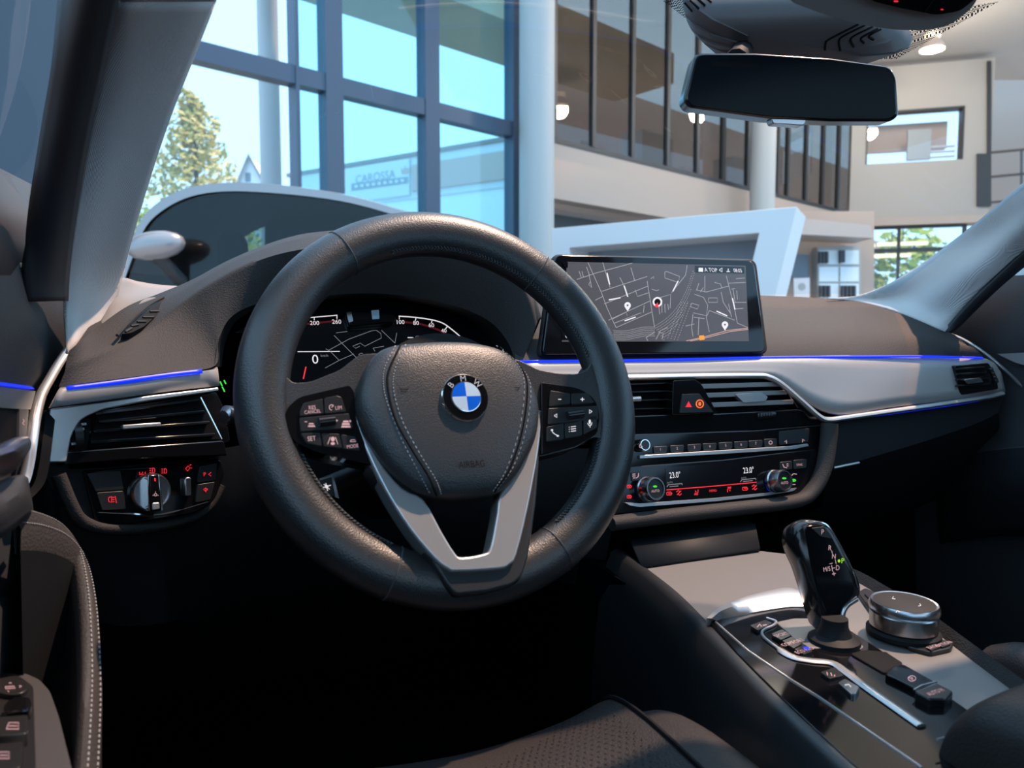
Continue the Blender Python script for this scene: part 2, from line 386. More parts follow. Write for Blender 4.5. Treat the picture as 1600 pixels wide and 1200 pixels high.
# black door-frame seals along both pillars
sl = loft('trim_5', [[P(188, -30, Y=.585), P(163, 90, Y=.66), P(143, 180, Y=.72), P(126, 270, Y=.78), P(112, 360, Y=.835), P(104, 430, Y=.875), P(102, 470, Y=.88)],
                     [P(140, -30, Y=.575), P(120, 90, Y=.645), P(105, 180, Y=.70), P(88, 270, Y=.755), P(78, 360, Y=.80), P(72, 430, Y=.83), P(75, 470, Y=.84)],
                     [P(100, -30, Y=.60), P(85, 90, Y=.655), P(70, 180, Y=.71), P(56, 270, Y=.765), P(42, 360, Y=.80), P(36, 430, Y=.81), P(40, 470, Y=.82)]], 'seal', None, 5, 4, solid=.006); struct(sl)
sr = loft('trim_6', [[P(1474, 519, Y=.93), P(1490, 501, Y=.92), P(1520, 468, Y=.89), P(1555, 434, Y=.86), P(1605, 388, Y=.815), P(1700, 310, Y=.72), P(1885, 142, Y=.52)],
                     [P(1484, 521, Y=.925), P(1499, 508, Y=.92), P(1530, 477, Y=.89), P(1566, 443, Y=.86), P(1618, 400, Y=.815), P(1715, 322, Y=.72), P(1900, 155, Y=.52)]], 'seal', None, 5, 1, solid=.008); struct(sr)

# ================================================================== dashboard
db = thing('dashboard', 'dark soft-touch dashboard with silver trim band and blue light line under windshield', 'dashboard', (CX, 1.0, .55))
def rows(*rs): return [[P(x, y, Y=Y) for x, y, Y in r] for r in rs]
hood_top = [(108,548,.80),(150,513,.90),(200,478,.98),(250,458,1.02),(300,437,1.04),(350,410,1.05),(400,388,1.06),(450,371,1.06),(500,362,1.06),(600,356,1.06),(700,360,1.06),(770,378,1.06),(808,408,1.05),(832,452,1.02),(846,495,.985)]
hood_lip = [(102,578,.795),(145,558,.83),(190,538,.87),(235,512,.91),(280,478,.935),(330,444,.94),(385,415,.94),(440,396,.94),(500,387,.94),(600,385,.94),(700,388,.94),(760,398,.94),(800,424,.94),(826,466,.94),(838,508,.94)]
hood_low = [(92,604,.79),(145,597,.81),(200,590,.832),(260,582,.857),(335,572,.888),(342,530,.91),(365,492,.93),(420,470,.955),(500,462,.97),(600,459,.975),(700,475,.97),(760,499,.965),(790,529,.955),(803,560,.945),(807,590,.94)]
hb = [[P(*p[:2], Y=p[2]) for p in r] for r in (hood_top, hood_lip, hood_low)]
def mixr(a, b, t, dz=0): return [p*(1-t)+q*t+Vector((0, 0, dz)) for p, q in zip(a, b)]
back = [p+Vector((0, .10, -.10)) for p in hb[0]]
loft('instrument_hood', [back, hb[0], mixr(hb[0], hb[1], .5, .003), mixr(hb[0], hb[1], .88, .001), hb[1], mixr(hb[1], hb[2], .06, -.001), mixr(hb[1], hb[2], .5), hb[2]], 'pad', db, 6, 1, smooth=70)
low = [P(*p[:2], Y=p[2]) for p in hood_low[4:]]
inner = [Vector((CX*0+p.x*.97+.008, p.y+.06, p.z-.004)) for p in low]
loft('hood_recess', [low, inner], 'dark', db, 6, 1)
mk('recess_back', [Vector((-.02, 1.06, .72)), Vector((.50, 1.06, .72)), Vector((.47, 1.065, .95)), Vector((.06, 1.065, .95))], [(0,1,2,3)], 'matte', db, 0)
loft('dash_top', [[p+Vector((0, .0, -.004)) for p in hb[0]], [Vector((p.x, 1.12, .95)) for p in hb[0]], [Vector((p.x, 1.30, .945)) for p in hb[0]]], 'pad', db, 3, 1, smooth=60)
far = [(790,440,1.31),(900,446,1.31),(1000,453,1.31),(1100,458,1.31),(1200,462,1.28),(1290,466,1.15),(1345,472,1.08),(1400,487,1.0),(1450,505,.95),(1492,523,.915)]
mid = [(800,505,1.06),(900,502,1.06),(1000,500,1.06),(1100,499,1.06),(1200,499,1.05),(1290,503,1.02),(1350,508,.99),(1410,517,.955),(1460,528,.925),(1512,540,.90)]
mi2 = [(803,545,.95),(900,543,.95),(1000,542,.95),(1100,541,.95),(1200,540,.95),(1290,539,.945),(1360,539,.935),(1425,541,.92),(1480,545,.905),(1530,551,.89)]
nea = [(806,566,.935),(900,564,.935),(1000,562,.935),(1100,560,.935),(1200,558,.935),(1290,557,.93),(1360,556,.92),(1430,556,.91),(1490,557,.90),(1542,560,.885)]
R4 = rows(far, mid, mi2, nea)
loft('upper_pad', [[p+Vector((0, .03, -.06)) for p in R4[0]]]+R4[:2]+[mixr(R4[1], R4[2], .5, .004)]+R4[2:]+[[p+Vector((0, .03, -.03)) for p in R4[3]]], 'pad', db, 4, 1, smooth=60)
# ambient light lines
def strip(name, a, b, m, dz=0, fwd=.0):
    pts = cr([P(x, y, Y=Y) for x, y, Y in a], 6); pt2 = cr([P(x, y, Y=Y) for x, y, Y in b], 6)
    return loft(name, [pts, pt2], m, db, 1, 1, solid=.003)
strip('ambient_light', [(104,604,.788),(180,594,.818),(260,583,.852),(314,577,.872)], [(106,609,.787),(180,601,.817),(260,590,.851),(316,583,.871)], 'blue_led')
strip('ambient_light', [(812,563,.928),(1000,561,.928),(1200,557,.928),(1350,556,.915),(1450,556,.90),(1534,558,.883)], [(812,567.5,.927),(1000,565.5,.927),(1200,561,.927),(1350,559,.914),(1450,558.5,.899),(1536,560.5,.882)], 'blue_led')
strip('ambient_light', [(1302,655,.885),(1380,645,.885),(1460,634,.882),(1528,624,.876)], [(1303,658,.892),(1380,648,.892),(1460,637,.888),(1528,626,.882)], 'blue_led')
# silver trim, passenger side and centre
t_top = [(812,568,.928),(900,567,.928),(985,566,.928),(1080,565,.928),(1180,563,.926),(1240,562,.924),(1300,561,.92),(1380,561,.912),(1450,561,.902),(1500,562,.893),(1545,564,.880),(1562,582,.874)]
t_bot = [(812,590,.915),(900,590,.915),(985,588,.914),(1080,586,.914),(1180,585,.912),(1216,592,.908),(1262,630,.895),(1310,648,.882),(1390,637,.88),(1470,627,.878),(1540,617,.872),(1570,612,.868)]
TT = rows(t_top, t_bot)
loft('trim_panel', [[p+Vector((0, .02, .003)) for p in TT[0]], TT[0], mixr(TT[0], TT[1], .5, .0)] + [TT[1]], 'dash_trim', db, 4, 2, solid=.004, smooth=50)
# bright border of the trim
edge = [(850,592,.908),(985,590,.906),(1080,588,.906),(1178,587,.905),(1200,589,.902),(1222,601,.896),(1258,632,.886),(1280,651,.879),(1294,656,.876),(1320,653,.876),(1390,643,.875),(1470,632,.873),(1540,621,.868),(1566,615,.864)]
tube('trim_border', cr([P(x, y, Y=Y) for x, y, Y in edge], 4), .0045, 'silver', db, 8, rx=.006)
# left trim: satin strip above the vent and the silver C-shaped surround
lt = rows([(90,611,.783),(150,604,.807),(210,596,.833),(270,588,.858),(340,580,.886)], [(78,637,.772),(150,627,.80),(210,619,.826),(270,611,.852),(342,603,.882)])
loft('trim_panel', [[p+Vector((0, .02, .002)) for p in lt[0]]]+lt, 'dash_trim', db, 4, 1, solid=.004)
LF = Fr(P(210, 670, Y=.832), 25, 8)             # plane of the left end of the dash
plate('vent_surround', LF, rnd([(78,639),(210,621),(342,605),(342,611),(215,629),(160,640),(126,655),(112,680),(104,722),(62,723)], [3,0,3,2,0,6,12,10,3,6]), .010, -.03, 'silver', db, .003)
# lower dash: driver's knee panel, centre, glovebox
kn = rows([(60,722,.80),(110,733,.81),(200,727,.835),(300,716,.872),(352,700,.888),(450,690,.93),(700,690,.93),(880,700,.93),(985,700,.905)],
          [(80,760,.80),(120,800,.805),(200,822,.83),(290,812,.862),(345,775,.885),(450,775,.93),(700,780,.93),(880,790,.92),(960,808,.87)])
k3 = [p+Vector((0, .04, -.12)) for p in kn[1]]; k4 = [Vector((p.x, 1.25, .42)) for p in kn[1]]
loft('knee_panel', kn+[k3, k4], 'dark', db, 4, 1, smooth=50)
tube('panel_lip', cr([P(x, y, Y=Y) for x, y, Y in [(92,742,.795),(112,790,.797),(130,815,.802),(165,826,.815),(230,824,.836),(290,811,.857),(325,792,.872),(345,758,.882)]], 5), .006, 'pad', db, 8)
gb = rows([(1292,660,.885),(1380,649,.885),(1460,638,.882),(1530,628,.876),(1568,620,.868)], [(1290,735,.872),(1370,712,.872),(1450,688,.872),(1525,662,.870),(1560,645,.866)], [(1285,790,.93),(1370,790,.95),(1450,780,.97),(1530,760,.97),(1570,740,.96)])
loft('glovebox', [gb[0], gb[1], gb[2], [Vector((p.x, 1.2, .45)) for p in gb[2]]], 'dark', db, 4, 1, smooth=35)
tube('glovebox_latch', [P(1303, 731, Y=.868), P(1322, 727, Y=.868), P(1342, 723, Y=.868)], .002, 'silver', db, 6)
# leather-look frame around the centre stack
sf = [(1296,662,.872),(1294,690,.868),(1286,735,.858),(1268,768,.852),(1240,784,.848),(1150,795,.846),(1050,806,.846),(955,818,.848)]
tube('stack_frame', cr([P(x, y, Y=Y) for x, y, Y in sf], 5), .010, 'pad', db, 10, rx=.013)
# side demister grille at the driver's end
g0 = [(190,522),(215,498),(245,475),(262,470),(252,486),(225,510),(205,520)]
gfr = Fr(P(225, 497, Y=.925), 40, 58)
plate('demister_recess', gfr, rnd(g0, 3), .0015, -.006, 'matte', db)
for (a, b, c, d) in ((196,519,206,513),(205,510,216,508),(214,503,228,503),(223,496,240,496),(234,487,249,487)):
    join('demister_slat', [obox_vf((gfr.P(a, b, .002)+gfr.P(c, d, .002))/2, (gfr.P(c, d, .002)-gfr.P(a, b, .002)).normalized(), gfr.n, (gfr.P(c, d, .002)-gfr.P(a, b, .002)).normalized().cross(gfr.n), (gfr.P(c, d, .002)-gfr.P(a, b, .002)).length/2, .0012, .0010)], 'pad', db)
tube('demister_rim', cr([gfr.P(x, y, .001) for x, y in [(183,524),(205,500),(232,477),(255,464)]], 5), .0016, 'pad', db, 6)

# ================================================================== instrument cluster
ic = thing('instrument_cluster', 'digital instrument cluster with speed scales and grey route map behind steering wheel', 'instrument display', P(590, 620, Y=1.02))
IF = Fr(P(600, 560, Y=1.0), 0, 18)
plate('screen', IF, rnd([(395,480),(500,466),(600,462),(700,478),(765,505),(800,540),(812,640),(800,720),(380,720),(372,560)], 14), 0, -.012, 'black_ui', ic)
def sline(name, pts, wd, m): return strokes(name, IF, [pts], wd, m, ic, .0006)
sline('speed_scale', [(470,498),(481,496.5),(527,492.5)], 1.5, 'white_ui'); 
strokes('scale_ticks', IF, [[(491,496),(491,500)],[(526.5,492),(526.5,498)],[(624,494),(624,499)],[(650,497),(649,501)],[(675,501),(674,505)],[(699,510),(696,514)],[(718,524),(715,527)]], 1.3, 'white_ui', ic, .0006)['kind'] = 'stuff'
rs = cr([(623,494),(650,496),(676,500),(692,505),(705,514),(718,525),(730,538),(745,560)], 5)
sline('power_scale', [(p.x, p.y) for p in [Vector((q[0], q[1])) for q in rs]], 1.7, 'white_ui')
r2 = cr([(630,503),(655,506),(676,512),(692,519),(706,530),(718,545)], 5); sline('red_band', [(q[0], q[1]) for q in r2], 3, 'dred_ui')
sline('red_band', [(470,507),(500,504),(530,501)], 3, 'dred_ui')
for s, x, y, h in (('200',491.5,504.5,6.5),('260',526,502.5,6.5),('100',626,503,6.3),('80',650,504.5,6.3),('60',674,508,6.3),('40',693.5,516.5,6),('20',710,529,6)): text('scale_number', s, IF, x, y, h, 'white_ui', ic, .0007)
text('speed_digit', '0', IF, 492.5, 561, 14, 'white_ui', ic, .0007); text('unit_text', 'km/h', IF, 507, 555.5, 4, 'grey_ui', ic, .0007)
sline('speed_line', [(465,549.5),(531,549)], 1.2, 'white_ui')
sline('needle', [(474,592),(478,573)], 2, 'red_ui')
text('scale_number', '20', IF, 447, 591, 6, 'grey_ui', ic, .0007); text('scale_number', '0', IF, 437, 574, 5, 'grey_ui', ic, .0007)
strokes('route_map', IF, [[(522,524),(557,559)],[(514,547),(545,530),(580,517),(588,516),(595,521),(596,528),(570,541),(563,536),(551,541),(556,544),(562,541)],[(516,549),(530,563)],[(508,575),(530,563),(553,553)],[(596,516),(617,536)],[(620,520),(617,536)],[(583,544),(600,541)],[(586,549),(583,544)],[(525,520),(543,518)],[(509,545),(516,549)],[(560,555),(563,552),(567,552)]], .9, 'grey_ui', ic, .0006)
strokes('lane_marks', IF, [[(637,527.5),(645,527.5),(652,534)],[(659,527.5),(667,527.5),(674,534)]], 1.4, 'white_ui', ic, .0006)
text('range_text', '400', IF, 652, 526, 3, 'grey_ui', ic); text('range_text', '100', IF, 674, 526, 3, 'grey_ui', ic)
plate('camera_pod', IF, rnd([(538,487),(615,483),(620,503),(545,510)], 5), .012, .0, 'gloss', ic, .002)
plate('pod_lens', IF, rnd([(580,485),(592,484),(593,498),(582,499)], 1), .0135, .012, 'emblem_white', ic)
plate('pod_lens', IF, rnd([(541,488),(549,487),(552,502),(545,504)], 1), .0135, .012, 'knurl', ic)
# ================================================================== steering wheel
WC = Vector((.2004, .6394, EYE-.0579)); tl, sd = .3873, .0257
ww = Vector((math.sin(sd)*math.cos(tl), -math.cos(sd)*math.cos(tl), math.sin(tl))); wu = Vector((math.cos(sd), math.sin(sd), 0)); wv = ww.cross(wu)
WF = Fr(WC, u=wu, v=wv)
sw = thing('steering_wheel', 'black leather steering wheel with silver V spoke and round blue and white emblem', 'steering wheel', WC)
RO, TA, TB = .1875, .0222, .0185
def rim_pt(th, ph, ex=0):
    r = RO-TA+(TA+ex)*math.cos(ph); return WF.pt(r*math.cos(th), r*math.sin(th), (TB+ex)*math.sin(ph))
n1, n2 = 128, 24
mk('rim', [rim_pt(2*math.pi*i/n1, 2*math.pi*j/n2) for i in range(n1) for j in range(n2)], grid_faces(n1, n2, True, True), 'leather', sw, 80)
def wang(px, py): a, b = WF.px(px, py); return math.atan2(b, a)
for (px, py) in ((520, 375), (850, 410), (612, 900), (872, 865)):
    th = wang(px, py); pts = [rim_pt(th, 2*math.pi*j/28, .0001) for j in range(28)]
    v, f = tube_vf(pts, .0007, 5, True, up=wv if abs(math.sin(th)) < .7 else wu); mk('rim_seam', v, f, 'stitch_d', sw, 50)
st = []
def stitches(t0, t1, step=.022):
    n = int(abs(t1-t0)/step)
    for i in range(n):
        t = t0+(t1-t0)*i/n
        for s in (-1, 1):
            a = rim_pt(t, math.radians(150)+.10*s, .0006); b = rim_pt(t+step*.75*(1 if t1 > t0 else -1), math.radians(150)-.02*s, .0012)
            st.append(tube_vf([a, b], .0006, 5, up=ww))
stitches(wang(600, 380), wang(925, 560)); stitches(wang(935, 690), wang(885, 850)); stitches(wang(455, 720), wang(600, 880))
join('rim_stitching', st, 'stitch_d', sw, 40, kind='stuff')
# leather arms reaching from the hub to the rim
plate('spoke_arm', WF, rnd([(412,540),(432,556),(442,584),(458,599),(485,597),(530,579),(562,554),(620,550),(620,725),(575,724),(500,708),(466,694),(448,702),(430,715),(408,640)], 8), .010, -.018, 'leather', sw, .007, 50, 4)
plate('spoke_arm', WF, rnd([(790,556),(815,564),(840,577),(872,583),(900,585),(918,578),(926,562),(945,545),(962,610),(955,700),(938,684),(925,684),(900,700),(845,714),(790,716)], 7), .010, -.018, 'leather', sw, .007, 50, 4)
lathe('hub_housing', WF.pt(0, -.01, -.085), ww, [(.05, 0), (.075, .03), (.078, .07)], 'dark', sw, 40)
join('steering_column', [tube_vf([WF.pt(0, -.01, -.05), WF.pt(0, -.01, -.30)], .055, 16, up=wv)], 'dark', sw, 40)
# lower black V and the silver V on top of it
vout = rnd([(572,724),(600,765),(645,832),(698,915),(712,931),(760,926),(802,915),(816,902),(826,870),(838,790),(846,690)], [0,0,0,12,8,0,12,10,0,0,0])
vin = [(800,690),(782,775),(769,856),(757,869),(722,874),(709,866),(664,785),(640,724)]
VF = Fr(WF.pt(0, -.03, .011), u=wu, v=(wv-ww*.13).normalized())
plate('lower_spoke', VF, vout+vin, -.004, -.030, 'smooth_leather', sw, .003, 40, 3)
so = [(573,557),(559,590),(550,622),(554,655),(571,702),(603,768),(641,828),(680,874),(700,889),(714,893),(780,889),(797,882),(808,866),(826,792),(842,704),(848,640)]
si = [(836,640),(826,690),(783,770),(777,800),(767,853),(757,864),(723,870),(711,863),(690,829),(662,780),(628,762),(590,714),(564,655),(560,624),(568,594),(583,560)]
so = [(p[0], p[1]) for p in cr(so, 3)]; si = [(p[0], p[1]) for p in cr(si, 3)]
plate('silver_spoke', VF, so+si, .001, -.022, 'silver', sw, .002, 35, 3)
# airbag cover: dome over a traced outline
ao = [(640,534),(690,531),(740,533),(783,543),(812,564),(833,595),(845,632),(843,672),(832,706),(815,738),(797,760),(775,773),(735,779),(695,780),(668,776),(642,764),(612,738),(588,706),(568,668),(559,632),(562,602),(572,572),(590,548),(612,538)]
AO = [Vector(WF.px(x, y, .024)) for x, y in ao]; AO = [Vector((p[0], p[1])) for p in cr([p.to_3d() for p in AO], 4, True)]
AC = sum(AO, Vector((0, 0)))/len(AO)
prof = [(.985, -.006), (1.0, .014), (.985, .021), (.95, .0255), (.88, .0285), (.75, .0312), (.55, .0335), (.3, .0348), (.08, .035)]
V = [WF.pt(*(AC+(p-AC)*s), w_) for s, w_ in prof for p in AO]; nA = len(AO)
F_ = grid_faces(len(prof), nA, True)+[tuple(range((len(prof)-1)*nA, len(prof)*nA))]
ab = mk('airbag_cover', V, F_, 'airbag', sw, 60)
def dome(a, b):
    p = Vector((a, b))-AC; ang = math.atan2(p.y, p.x); best = min(AO, key=lambda q: abs((math.atan2((q-AC).y, (q-AC).x)-ang+math.pi) % (2*math.pi)-math.pi))
    s = p.length/max((best-AC).length, 1e-6)
    for (s0, w0), (s1, w1) in zip(prof[1:], prof[2:]):
        if s1 <= s <= s0: return w1+(w0-w1)*(s-s1)/(s0-s1)
    return .035 if s < .1 else .018
def on_dome(px, py, ex=.0003):
    w_ = .03
    for _ in range(4): a, b = WF.px(px, py, w_); w_ = dome(a, b)
    return WF.pt(a, b, w_+ex)
def seam(name, pts, dash, m, r=.00042):
    pp = [on_dome(q[0], q[1]) for q in cr([(x, y, 0) for x, y in pts], 14)]
    if not dash: return tube(name, pp, r, m, ab, 5, up=ww)
    join(name, [tube_vf(pp[i:i+2], r, 5, up=ww) for i in range(0, len(pp)-1, 2)], m, ab, 40, kind='stuff')
seam('stitch_line', [(618,540),(601,575),(599,603),(608,638),(629,690),(653,736),(672,773)], True, 'stitch')
seam('stitch_line', [(634,538),(617,578),(615,610),(629,659),(657,711),(681,750),(690,774)], True, 'stitch')
seam('cover_seam', [(626,539),(608,578),(606,606),(618,655),(643,701),(669,743),(682,775)], False, 'matte', .001)
seam('stitch_line', [(775,540),(808,568),(819,603),(811,673),(790,736),(769,770)], True, 'stitch')
seam('stitch_line', [(786,546),(817,575),(829,610),(821,673),(802,729),(775,767)], True, 'stitch')
seam('cover_seam', [(781,543),(812,571),(824,606),(816,673),(796,733),(772,769)], False, 'matte', .0009)
EF = Fr(on_dome(726, 622, 0), u=wu, v=wv)
text('airbag_lettering', 'AIRBAG', WF, 737, 725, 10.5, 'matte', ab, .0352, sx=.82)
for x, y in ((631, 607), (806, 604)):
    strokes('horn_symbol', WF, [[(x-7,y-3),(x-6,y+1),(x+6,y+1),(x+8,y-3)],[(x-4,y+1),(x-3,y+5),(x+4,y+5),(x+5,y+1)]], 1, 'matte', ab, dome(*WF.px(x, y, .03))+.0004)
em = lathe('emblem', EF.pt(0, 0, -.002), ww, [(.0212, 0), (.0214, .0035), (.0206, .0046), (.0200, .0044)], 'chrome', sw, 48, cap=False)
lathe('black_ring', EF.pt(0, 0, .0020), ww, [(.0201, 0), (.0201, .0018), (.0124, .0020)], 'gloss', em, 48)
for k in range(4):
    t0 = math.pi/2*k; ps = [EF.pt(0, 0, .0054)]+[EF.pt(.0129*math.cos(t0+math.pi/2*i/10), .0129*math.sin(t0+math.pi/2*i/10), .0050) for i in range(11)]
    mk('emblem_quarter', ps, [(0, i, i+1) for i in range(1, 11)], 'emblem_blue' if k % 2 else 'emblem_white', em, 0)
lathe('inner_ring', EF.pt(0, 0, .0040), ww, [(.0136, 0), (.0136, .0006), (.0127, .0008)], 'chrome', em, 40, cap=False)
for ch, an in (('B', 138), ('M', 92), ('W', 44)):
    a = math.radians(an); r = .0166; c = EF.pt(r*math.cos(a), r*math.sin(a), .0044)
    fr2 = Fr(c, u=wu*math.cos(a-math.pi/2)+wv*math.sin(a-math.pi/2), v=wv*math.cos(a-math.pi/2)-wu*math.sin(a-math.pi/2))
    # pixel of the letter centre, so that the helper can size it
    d = c-EYEP; pxl = (800+FPX*d.dot(AR)/d.dot(AF), 600-FPX*d.dot(AU)/d.dot(AF))
    text('emblem_letter', ch, fr2, pxl[0], pxl[1], 9.0, 'grey_letter', em, .0004)
# button fields
def btn(parent, fr, poly, w1, w0=None, m='button', r=2, name='button', bev=.0006):
    return plate(name, fr, rnd(poly, r, 3), w1, w1-.004 if w0 is None else w0, m, parent, bev)
lpn = plate('button_panel', WF, rnd([(443,664),(447,638),(468,620),(546,602),(553,612),(556,655),(574,703),(588,726),(570,724),(500,708),(462,692)], [8,12,10,3,3,3,3,3,6,8,10]), .0135, .0, 'gloss', sw, .002)
rpn = plate('button_panel', WF, rnd([(846,597),(905,606),(930,622),(938,648),(934,676),(924,684),(900,697),(846,711)], [3,10,12,10,8,8,6,3]), .0135, .0, 'gloss', sw, .002)
for b in ([(469,642),(474,630),(504,623),(506,646),(469,650)], [(507,622),(526,618),(534,621),(541,643),(508,646)], [(468,653),(545,646),(552,668),(470,674)],
          [(470,677),(500,676),(503,697),(480,692)], [(503,677),(530,678),(535,700),(506,697)], [(533,679),(555,682),(563,704),(537,701)]): btn(lpn, WF, b, .0155)
for b in ([(860,610),(891,615),(891,631),(858,635)], [(893,615),(917,614),(929,629),(893,632)], [(857,638),(934,634),(935,655),(856,663)],
          [(854,667),(881,662),(881,686),(854,690)], [(883,662),(909,657),(910,680),(883,685)], [(912,656),(932,648),(933,668),(912,679)]): btn(rpn, WF, b, .0155)
TW = .0157
for s, x, y, h in (('RES',488,636.5,6), ('CANCEL',488.5,643,5.5), ('LIM',529,637,6), ('SET',487,685,7), ('MODE',551,697,5.5)): text('button_text', s, WF, x, y, h, 'pink_ui', lpn, TW, sx=.8, rot=.06)
strokes('button_symbol', WF, [[(x, y) for x, y in ell(518, 636.5, 3.5, 4.2, 14)[3:]], [(518,637),(521,633)], [(476,659),(480,659)], [(524,657),(528,657)], [(526,655),(526,659)],
    [(545,658),(549,658)], [(547,656),(547,660)], [(512,694),(516,683)], [(528,694),(524,683)], [(547,690),(549,687),(554,687),(556,690),(547,690)]], 1.1, 'pink_ui', lpn, TW,
    extra=[[(482,663),(491,663),(489,661),(483,661)], [(481,667),(493,667),(491.5,664.5),(482,664.5)], [(535,660),(545,660),(544,657),(537,657)], [(534,664),(547,664),(546,661),(535,661)], [(533,668),(548,668),(547,665),(534,665)],
           ell(520,686,3.2,3.8,10), ell(520,693,3.5,2.2,10)])
join('thumb_roller', [tube_vf([WF.P(498,660,.0165), WF.P(523,657,.0150)], .0040, 14, up=ww)], 'gloss2', lpn, 40)
strokes('button_symbol', WF, [[(872,624),(877,624)], [(907,624),(913,624)], [(910,621),(910,627)], [(866,649.5),(870,646.5),(870,652.5),(866,649.5)], [(925,643),(921,640),(921,646),(925,643)],
    [(862,672),(864,676),(868,679),(872,681)], [(892,667),(900,666)], [(892,670.5),(900,669.5)], [(892,674),(900,673)], [(889,667.5),(890,667.5)], [(889,671),(890,671)], [(889,674.5),(890,674.5)], [(918,661),(920,664.5),(924,664),(925,660)], [(922,664),(922,668)]], 1.2, 'white_ui', rpn, TW,
    extra=[ell(921.5,659,1.8,3.6,10), ell(862.5,672,2,1.5,8), ell(871.5,681,2,1.5,8)])
join('thumb_roller', [tube_vf([WF.P(886,650,.0165), WF.P(910,646.5,.0150)], .0042, 14, up=ww)], 'gloss2', rpn, 40)
# stalks on the column
ls = thing('column_lever', 'small black lever with white cross symbol under left wheel spoke', 'lever', WF.P(490, 765, -.06))
SF = Fr(WF.P(490, 765, -.055), u=wu, v=wv)
plate('lever_end', SF, rnd([(491,752),(518,744),(524,776),(500,774)], 3), .010, -.012, 'button', ls, .002)
plate('lever_edge', SF, rnd([(517,744),(521,743),(530,779),(524,777)], 1), .008, -.012, 'knurl', ls, .001)
strokes('lever_symbol', SF, [[(504,762),(517,758)], [(509,755),(512,767)], [(506,756.5),(515,764.5)]], 1.2, 'white_ui', ls, .0104, extra=[ell(510.5,760.5,2.6,2.6,10)])
tube('lever_arm', [SF.P(500, 765, -.004), SF.P(560, 740, -.03), SF.P(640, 700, -.06)], .010, 'dark', ls, 8)
tsk = thing('turn_signal_stalk', 'black turn signal stalk with painted green reflection beside left wheel rim', 'stalk', P(352, 640, Y=.80))
tube('stalk_arm', [P(356, 650, Y=.79), P(420, 655, Y=.80), P(520, 660, Y=.80)], [.011, .010, .009], 'dark', tsk, 10)
tube('stalk_cap', [P(350, 652, Y=.786), P(357, 650, Y=.79)], [.007, .0115], 'knurl', tsk, 10)
strokes('green_reflection', Fr(P(350, 605, Y=.86), 0, 10), [[(344,596),(347,603)], [(347,604),(351,612)], [(350,594),(353,600)]], 2.2, 'green_ui', tsk, 0)  # glowing strokes imitate the cluster indicator's green reflection
# ================================================================== air vents
def bar_vf(fr, p, q, w, hh, dd):
    a, b = fr.P(*p, w), fr.P(*q, w); t = (b-a).normalized()
    return obox_vf((a+b)/2-fr.n*dd, t, fr.n, t.cross(fr.n), (b-a).length/2, dd, hh)
G_V = 'air vents in the dash'
v1 = thing('air_vent', 'wide black air vent with notched wheel beside the driver door', 'air vent', LF.P(220, 690, 0), G_V)
plate('vent_housing', LF, rnd([(152,642),(215,631),(338,612),(352,640),(360,690),(330,700),(92,722),(104,685),(118,662)], [8,0,3,4,4,4,4,8,8]), -.008, -.03, 'gloss', v1, .002)
plate('vent_mouth', LF, [(152,648),(315,622),(344,686),(138,700)], -.0055, -.008, 'matte', v1)
for a, b in (((160,645),(314,624)), ((156,659),(320,643)), ((150,674),(328,660)), ((142,691),(337,679))):
    join('slat', [bar_vf(LF, a, b, .002, .0016, .006)], 'gloss2', v1, 30, .0006)
tube('chrome_edge', [LF.P(313, 621, .001), LF.P(330, 654, .001), LF.P(346, 686, .001)], .0012, 'chrome', v1, 6)
join('slider', [bar_vf(LF, (192,667.5), (252,663), .006, .0022, .004)], 'silver', v1, 30, .001)
wh = plate('wheel_slot', LF, rnd([(126,656),(143,652),(136,702),(107,704)], 3), -.004, -.012, 'matte', v1)
pw = [LF.P(129+k*-3.4, 663+k*7.6, .0) for k in range(5)]
tw = join('thumbwheel', [tube_vf([LF.P(116, 683, -.006)-LF.u*.0035, LF.P(116, 683, -.006)+LF.u*.0035], .017, 24, up=ZUP)], 'button', v1, 40)
for p in pw: join('wheel_notch', [obox_vf(p+LF.n*.002, LF.u, LF.v, LF.n, .0026, .0011, .001)], 'knurl', tw, 0)
plate('vent_shelf', LF, rnd([(95,706),(350,688),(356,712),(230,716),(100,727)], 4), .004, -.02, 'gloss', v1, .002)
S1 = Fr(P(1120, 620, Y=.905), 0, 6)
v2 = thing('air_vent', 'black air vent between steering wheel and hazard button block', 'air vent', S1.P(1015, 655, 0), G_V)
v3 = thing('air_vent', 'black air vent with silver slider on the passenger side of hazard block', 'air vent', S1.P(1170, 655, 0), G_V)
plate('vent_housing', S1, [(930,592),(1052,590),(1052,662),(930,668)], -.022, -.04, 'matte', v2)
plate('vent_housing', S1, [(1052,590),(1182,588),(1218,596),(1290,657),(1288,668),(1052,664)], -.022, -.04, 'matte', v3)
for y in (599, 611.5, 625, 638.5): join('slat', [bar_vf(S1, (940, y+3), (1051, y-1), .0, .0011, .010)], 'gloss2', v2, 30, .0004)
join('slider', [tube_vf([S1.P(985, 624, .004), S1.P(1000, 623, .004)], .004, 10)], 'silver', v2, 40)
for (a, b) in (((1090,604),(1222,600)), ((1098,618),(1230,613)), ((1106,633),(1240,628))): join('slat', [bar_vf(S1, a, b, .006, .0036, .004)], 'slat', v3, 30, .0008)
plate('slider', S1, rnd([(1149,616),(1190,613),(1200,620),(1196,627),(1162,629)], 2), .008, -.002, 'silver', v3, .0012)
tube('chrome_edge', [S1.P(1214, 591, .002), S1.P(1230, 613, .002), S1.P(1246, 637, .002)], .0012, 'chrome', v3, 6)
plate('vent_cheek', S1, [(1222,596),(1234,594),(1290,655),(1248,640)], .0, -.02, 'gloss', v3, .001)
